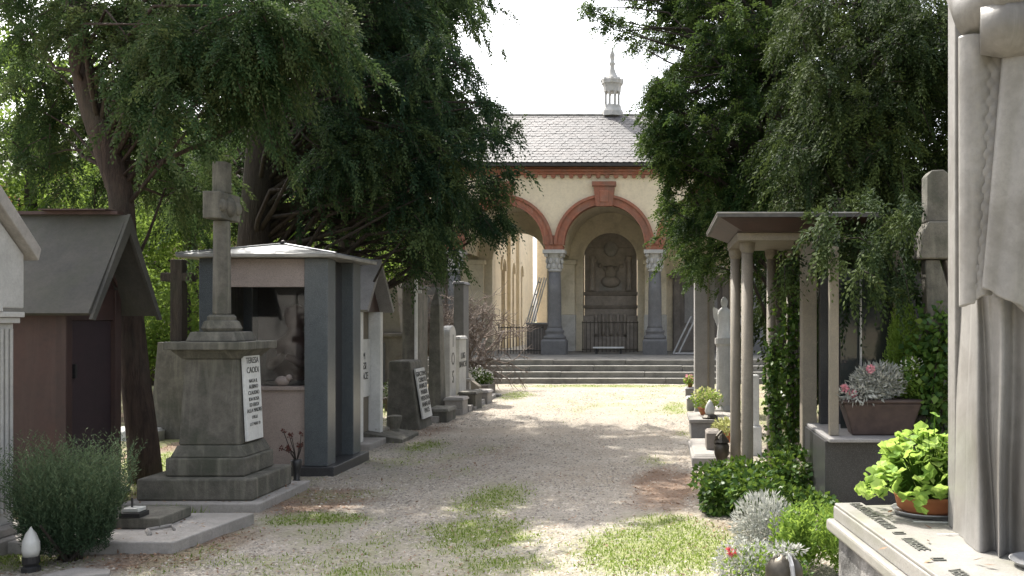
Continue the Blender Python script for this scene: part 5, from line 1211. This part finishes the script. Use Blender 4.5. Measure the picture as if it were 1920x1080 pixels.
# geranium bowl on the table tomb: each leaf a piece
gp = (px(1742, 4.3) , 4.28, ZT - .012)
gb_ = thing('geranium_bowl', 'terracotta bowl of bright green leafy geranium on the table tomb', 'potted plant', gp)
part('bowl', MB().lathe([(.12, .012), (.145, .03), (.155, .075), (.16, .085), (.15, .09), (.14, .075), (.01, .07)], gp, 30), M['terra_pot'], gb_, smooth=True)
part('saucer', MB().lathe([(.12, .0), (.155, .004), (.168, .022), (.172, .024), (.16, .012), (.1, .010)], gp, 30), M['steel'], gb_, smooth=True)
part('soil', MB().lathe([(.138, .06), (.13, .078), (.02, .085)], gp, 20), M['dirt'], gb_)
lms = []
for v in range(5):
    mb = MB(); n_ = 18; mb.v.append((0, 0, .0))
    for i in range(n_ + 1):
        a = -2.7 + 5.4 * i / n_; r = 1 + .09 * math.cos(a * 7 + v) + .05 * math.sin(a * 3 + v * 2); mb.v.append((r * math.cos(a), r * math.sin(a), .16 + .13 * math.sin(a * 3.5 + v) + .05 * math.cos(a * 2)))
    mb.f += [(0, i + 1, i + 2) for i in range(n_)]
    m_ = mb.mesh('leaf'); at = m_.attributes.new('tint', 'FLOAT', 'POINT'); at.data.foreach_set('value', np.full(len(m_.vertices), .2 + .16 * v, np.float32) + rng.normal(0, .04, len(m_.vertices)).astype(np.float32)); m_.materials.append(M['geranium']); lms.append(m_)
sm_ = MB()
for k in range(280):
    a = rng.uniform(0, 6.283); f = rng.random() ** .5
    h = (.10 + .17 * (1 - f * f) + .05 * rng.random()) * (1.0 if k % 9 else 1.25); R_ = .29 * f
    ctr = Vector((R_ * math.cos(a) - .015, R_ * math.sin(a) * .85, .06 + h - .10 * f))
    nrm = (Vector((math.cos(a) * f * 1.1, math.sin(a) * f * 1.1, .9)) + Vector(rng.normal(0, .38, 3))).normalized()
    q_ = nrm.to_track_quat('Z', 'Y').to_euler(); s_ = rng.uniform(.022, .042)
    o = inst('leaf', lms[k % 5], gb_, ctr, (q_.x, q_.y, q_.z + rng.uniform(0, 6)), (s_, s_, s_))
    w0 = Vector(gp); sm_.tube([w0 + Vector((ctr.x * .3, ctr.y * .3, .07)), w0 + Vector((ctr.x * .75, ctr.y * .75, .06 + h * .6)), w0 + ctr], .0028, 4)
part('stems', sm_, M['bright_leaf'], gb_, kind='stuff')
ball_plant(gb_, 'white_blossom', (gp[0] + .10, gp[1] - .12, gp[2] + .22), (.018, .018, .018), 60, .014, .009, 'white_leaf')
# flower trough on the dark tomb shelf
tx0, tx1, ty = px(1578, 7.95), px(1722, 7.95), 7.98
tq = thing('flower_trough', 'brown trough with silver foliage and pink flowers on the black tomb shelf', 'potted plant', ((tx0 + tx1) / 2, ty, zsh))
part('trough', MB().frustum((tx0 + .08, tx1 - .08, ty - .09, ty + .09), zsh + .002, (tx0, tx1, ty - .14, ty + .14), pz(755, 7.95)).frustum((tx0 - .015, tx1 + .015, ty - .155, ty + .155), pz(755, 7.95) + .001, (tx0 - .015, tx1 + .015, ty - .155, ty + .155), pz(748, 7.95)), M['brown_pot'], tq, bevel=.012)
zr = pz(745, 7.95)
ball_plant(tq, 'silver_foliage', (px(1650, 7.95), ty, zr + .13), (.24, .16, .15), 2600, .045, .012, 'silver', .4)
ball_plant(tq, 'trailing_leaves', (px(1610, 7.95), ty - .08, zr + .03), (.22, .12, .08), 500, .05, .016, 'silver', -.1)
ball_plant(tq, 'green_leaves', (px(1708, 7.95), ty - .02, zr + .15), (.10, .10, .20), 700, .032, .018, 'bright_leaf', .3)
ball_plant(tq, 'white_flowers', (px(1710, 7.95), ty - .04, zr + .26), (.10, .08, .08), 90, .022, .016, 'white_leaf')
for x_, y_ in ((1582, 728), (1596, 738), (1631, 692)): ball_plant(tq, 'pink_flower', (px(x_, 7.9), ty - .12, pz(y_, 7.9)), (.026, .026, .026), 60, .022, .018, 'pink_leaf')
# small bright arborvitae
av = thing('young_arborvitae', 'small bright green arborvitae behind the flower trough', 'shrub', (px(1694, 8.22), 8.22, zsh))
n = 1500; h_ = rng.random(n) ** 1.3; a = rng.uniform(0, 6.283, n); rr = (.17 * (1 - h_) ** .7 + .02) * rng.random(n) ** .4
O = np.stack([px(1694, 8.22) + rr * np.cos(a), 8.22 + rr * np.sin(a) * .5, zsh + .22 + h_ * .80], 1)
me = sprays(O, norm(np.stack([np.cos(a) * .5, np.sin(a) * .5, np.ones(n)], 1)), np.full(n, .10), np.clip(rng.normal(.5, .15, n), 0, 1), 6, .03, .011, -.1); me.transform(WM[av.name].inverted())
link('crown', me, M['bright_leaf'], av, local=True, kind='stuff'); part('stem', MB().tube([(px(1694, 8.22), 8.22, zsh), (px(1694, 8.22), 8.22, zsh + .9)], [.02, .006], 6), M['bark_dark'], av)
# ivy: on the ground, up the canopy columns, over the cross
def ivy(name, label, pts, n, spread, ll, mat='ivy', cat='ivy', stems=True):
    pts = np.array(pts, float); o = thing(name, label, cat, tuple(pts[0]))
    seg = rng.integers(0, len(pts) - 1, n); t_ = rng.random(n)[:, None]; O = pts[seg] * (1 - t_) + pts[seg + 1] * t_ + rng.normal(size=(n, 3)) * np.array(spread)
    O[:, 2] = np.abs(O[:, 2]) + .01
    D = norm(rng.normal(size=(n, 3)) + np.array([-.3, -.6, -.5])); Nn = norm(np.array([-.35, -.55, .6]) + rng.normal(size=(n, 3)) * .5)
    me = quads(O, D, Nn, ll * rng.uniform(.6, 1.4, n), ll * .85 * rng.uniform(.7, 1.3, n), np.clip(rng.normal(.5, .24, n), 0, 1), 'foliage', .38); me.transform(WM[o.name].inverted())
    link('foliage', me, M[mat], o, local=True, kind='stuff')
    if stems:
        sb = MB()
        for k in range(5): sb.tube([tuple(p + rng.normal(size=3) * np.array(spread) * .5) for p in pts], .008, 5)
        part('stems', sb, M['bark_dark'], o, kind='stuff')
    return o
iv = thing('ground_ivy', 'glossy green ivy mound spreading on the ground around the canopy columns', 'ivy', (.75, 8.3, 0))
for c_, r_, n_ in [((.72, 8.6, .14), (.30, .35, .22), 1500), ((1.15, 8.6, .18), (.32, .35, .30), 1700), ((.50, 8.0, .10), (.18, .3, .16), 900)] + [((rng.uniform(.28, 1.3), rng.uniform(7.5, 8.9), rng.uniform(.02, .26)), (rng.uniform(.08, .2), rng.uniform(.1, .22), rng.uniform(.06, .2)), 300) for k in range(14)]:
    ball_plant(iv, 'foliage', c_, r_, n_, .05, .042, 'ivy', -.1, .01, .38)
ivy('climbing_ivy', 'bright ivy climbing between the slim canopy columns', [(px(1462, 9.6), 9.6, .1), (px(1455, 9.6), 9.6, .6), (px(1450, 9.6), 9.6, 1.0), (px(1452, 9.6), 9.6, 1.35)], 900, (.045, .06, .1), .055)
ivy('column_ivy', 'dark ivy wrapping the rear column of the granite canopy', [(px(1484, 10), 9.95, .1), (px(1484, 10), 9.95, 1.0), (px(1484, 10), 9.95, 2.2)], 1300, (.06, .05, .12), .06)
ivy('cross_ivy', 'dark ivy covering the foot of the rugged stone cross', [(px(1755, Yc), Yc - .2, .3), (px(1745, Yc), Yc - .16, .9), (px(1750, Yc), Yc - .12, 1.5), (px(1720, Yc), Yc - .1, 1.0), (px(1790, Yc), Yc - .1, 1.6)], 2000, (.10, .10, .14), .06)
# silver and green bushes before the table tomb
sb1 = thing('silver_bush', 'silvery grey leaved bush between ground ivy and table tomb', 'bush', (.70, 6.5, 0))
ball_plant(sb1, 'foliage', (.70, 6.5, .20), (.22, .22, .22), 2600, .05, .013, 'silver', .5, .01)
sb2 = thing('spurge_bush', 'bright yellow green bush against the corner of the table tomb', 'bush', (1.0, 6.1, 0))
n = 240; a = rng.uniform(0, 6.283, n); rr = np.sqrt(rng.random(n)); tip = np.stack([1.0 + .30 * rr * np.cos(a), 6.05 + .26 * rr * np.sin(a), .18 + .30 * rng.random(n) * (1 - .3 * rr)], 1)
O, DD = [], []
for k in range(22):
    e = rnd_unit(n); O.append(tip - np.array([0, 0, .008]) * k + rng.normal(size=(n, 3)) * .004); DD.append(norm(e * np.array([1, 1, .3]) + np.array([0, 0, .7])))
O = np.concatenate(O); me = quads(O, np.concatenate(DD), norm(rnd_unit(len(O)) + np.array([0, 0, .8])), rng.uniform(.03, .05, len(O)), np.full(len(O), .015), np.clip(rng.normal(.5, .2, len(O)), 0, 1), 'foliage', .55); me.transform(WM[sb2.name].inverted())
link('foliage', me, M['bright_leaf'], sb2, local=True, kind='stuff')
sb3 = thing('flowering_shrub', 'low loose shrub with tiny leaves and one red flower at the path edge', 'bush', (.48, 5.75, 0))
ball_plant(sb3, 'foliage', (.50, 5.75, .14), (.20, .20, .16), 1500, .026, .015, 'silver', .2, .01)
ball_plant(sb3, 'green_foliage', (.56, 5.7, .12), (.2, .2, .14), 800, .028, .016, 'bright_leaf', .2, .01)
ball_plant(sb3, 'red_flower', (.41, 5.65, .235), (.02, .02, .02), 40, .024, .016, 'red_leaf')
ball_plant(sb3, 'dark_foliage', (.72, 5.5, .10), (.16, .16, .14), 700, .03, .018, 'ivy', .2, .01)
# bronze vessel with ring
uv = (px(1470, 5.15), 5.15, 0)
vs = thing('bronze_urn', 'round dark bronze urn with ring handle among the shrubs', 'urn', uv)
part('body', MB().lathe([(.05, 0), (.045, .06), (.08, .12), (.105, .20), (.10, .27), (.075, .315), (.03, .345), (.004, .35)], uv, 28), M['bronze'], vs, smooth=True)
part('strap', MB().tube([(uv[0] + .02, uv[1] - .03, .352), (uv[0] + .03, uv[1] - .09, .30), (uv[0] + .035, uv[1] - .112, .24)], .016, 8, .4), M['steel'], vs)
rp = [(uv[0] + .035 + .026 * math.cos(t_ * math.pi / 8), uv[1] - .118, .225 + .026 * math.sin(t_ * math.pi / 8)) for t_ in range(17)]
part('ring', MB().tube(rp, .006, 6), M['steel'], vs)
ball_plant(vs, 'wreath', (uv[0] + .02, uv[1] + .02, .36), (.10, .08, .03), 160, .035, .014, 'silver', .1)
# vase with dried flowers before the kiosk
vx, vy = px(556, 9.3), 9.3
dv = thing('dried_flower_vase', 'black vase of dried dark red flowers before the granite kiosk', 'vase', (vx, vy, 0))
part('foot', MB().box(vx - .12, vx + .10, vy - .1, vy + .1, -.02, .03), M['slab_stone'], dv, bevel=.006)
part('vase', MB().lathe([(.045, .032), (.03, .06), (.04, .16), (.055, .24), (.048, .25)], (vx, vy, 0), 16), M['black'], dv, smooth=True)
stm = MB()
for k in range(11):
    p = (vx + rng.normal(-.03, .07), vy + rng.normal(0, .05), .34 + .18 * rng.random()); stm.tube([(vx, vy, .22), ((vx + p[0]) / 2 + .01, (vy + p[1]) / 2, .32), p], .004, 4)
    ball_plant(dv, 'flower_head', p, (.018, .018, .018), 26, .02, .013, 'dry_leaf')
part('stems', stm, M['bark_dark'], dv, kind='stuff')
# potted flowers along the rows
def potted(name, label, x, y, z, r, h, potm, leafm, flm, nf=80, fw=.02, lr=None):
    o = thing(name, label, 'potted plant', (x, y, z))
    part('pot', MB().lathe([(r * .7, 0), (r, h * .9), (r * 1.08, h * .92), (r * 1.08, h), (r * .9, h), (r * .85, h * .9)], (x, y, z), 16), M[potm], o)
    lr = lr or r * 1.7
    ball_plant(o, 'foliage', (x, y, z + h + lr * .45), (lr, lr, lr * .7), 420, .05, .026, leafm, .3)
    if flm: ball_plant(o, 'flowers', (x, y, z + h + lr * .7), (lr * .95, lr * .95, lr * .55), nf, fw * 1.6, fw * 1.3, flm)
    return o
potted('red_flower_vase', 'pale vase of red flowers before the marble headstones', px(833, 18.2), 18.2, .42, .07, .26, 'pale_stone', 'ivy', 'red_leaf', 170, .04, .17)
potted('yellow_flower_pot', 'pot of pale yellow green flowers on the block tomb', px(1325, 13.4), 13.4, pz(786, 12.8), .12, .1, 'terra_pot', 'bright_leaf', 'yellow_leaf', 220, .03, .22)
potted('pink_flower_pot', 'small pot of pink flowers near the steps on the right row', px(1294, 20.2), 20.2, .19, .06, .08, 'terra_pot', 'bright_leaf', 'pink_leaf', 70, .03, .13)
potted('orange_flower_pot', 'small pot with yellow leaves beside the bronze vase', px(1360, 11.6), 11.6, .12, .08, .12, 'terra_pot', 'yellow_leaf', None, lr=.15)
potted('white_flower_pot', 'dark pot of white flowers in front of the narrow chapel', px(690, 13.5), 13.6, 0, .13, .25, 'brown_pot', 'ivy', 'white_leaf', 120, .03, .2)
potted('small_green_pot', 'small round pot of green plants on the pale grave block', px(838, 19.0), 18.7, .352, .09, .12, 'grey_stone', 'ivy', 'white_leaf', 20, .03, .14)
potted('dark_shrub_pot', 'stone tub with clipped dark shrub near the far tomb', px(737, 17.0), 17.0, 0, .2, .22, 'brown_pot', 'conifer_dk', None, lr=.3)
ball_plant(pb, 'plants', (px(895, 20.7), 20.75, .34), (.34, .3, .2), 700, .07, .035, 'ivy', .3)
ball_plant(pb, 'flowers', (px(895, 20.7), 20.7, .42), (.34, .3, .14), 220, .05, .04, 'white_leaf', .3)
# low green tuft at the foot of the cross monument, and pebbles round the block tomb
gt = thing('grass_tuft', 'tuft of pale grass growing at the foot of the cross monument', 'grass', (px(312, 7.8), 7.8, 0))
n = 400; O = np.stack([px(312, 7.8) + rng.normal(0, .12, n), 7.8 + rng.normal(0, .05, n), np.zeros(n)], 1)
me = quads(O, np.stack([rng.normal(0, .5, n), rng.normal(0, .4, n), np.ones(n)], 1), rnd_unit(n), rng.uniform(.05, .12, n), np.full(n, .006), rng.random(n), 'blades', .25); me.transform(WM[gt.name].inverted())
link('blades', me, M['grass'], gt, local=True, kind='stuff')

# lettering becomes mesh parts
dg = bpy.context.evaluated_depsgraph_get()
for o in [q for q in bpy.data.objects if q.type == 'FONT']:
    me = bpy.data.meshes.new_from_object(o.evaluated_get(dg)); me.name = 'inscription'
    n_ = bpy.data.objects.new('inscription', me); C.objects.link(n_)
    n_.parent = o.parent; n_.matrix_parent_inverse = o.matrix_parent_inverse.copy(); n_.location = o.location; n_.rotation_euler = o.rotation_euler; n_.scale = o.scale
    bpy.data.objects.remove(o)

X = rng.normal(.32, .13, 420); Y = rng.uniform(11.9, 13.2, 420)
o = link('white_pebbles', octa(np.stack([X, Y, gz(X, Y) + .004], 1), rng.uniform(.015, .03, 420), rng.uniform(.7, 1, 420), 'white_pebbles'), M['pebble']); tag(o, 'pale pebbles spread at the foot of the block tomb', 'pebbles'); o['kind'] = 'stuff'

# dry leaves lying on ledgers and steps of the left graves
sp = [(-4.6, -3.35, 6.6, 7.5, .088, 60), (-4.4, -3.46, 8.0, 8.08, .078, 16), (-3.44, -3.36, 8.1, 9.0, .078, 20), (-4.5, -3.4, 12.5, 13.2, .16, 25), (.85, 1.2, 3.2, 4.3, .742, 16)]
P_ = np.concatenate([np.stack([rng.uniform(a, b, k), rng.uniform(c, d, k), np.full(k, z + .006)], 1) for a, b, c, d, z, k in sp]); n = len(P_)
D = rng.normal(size=(n, 3)); D[:, 2] *= .2
o = link('dry_leaves', quads(P_, D, np.stack([rng.normal(0, .3, n), rng.normal(0, .3, n), np.ones(n)], 1), rng.uniform(.02, .05, n), rng.uniform(.01, .022, n), rng.random(n), 'dry_leaves'), M['litter']); tag(o, 'dry brown leaves lying on the grave ledgers', 'fallen leaves'); o['kind'] = 'stuff'
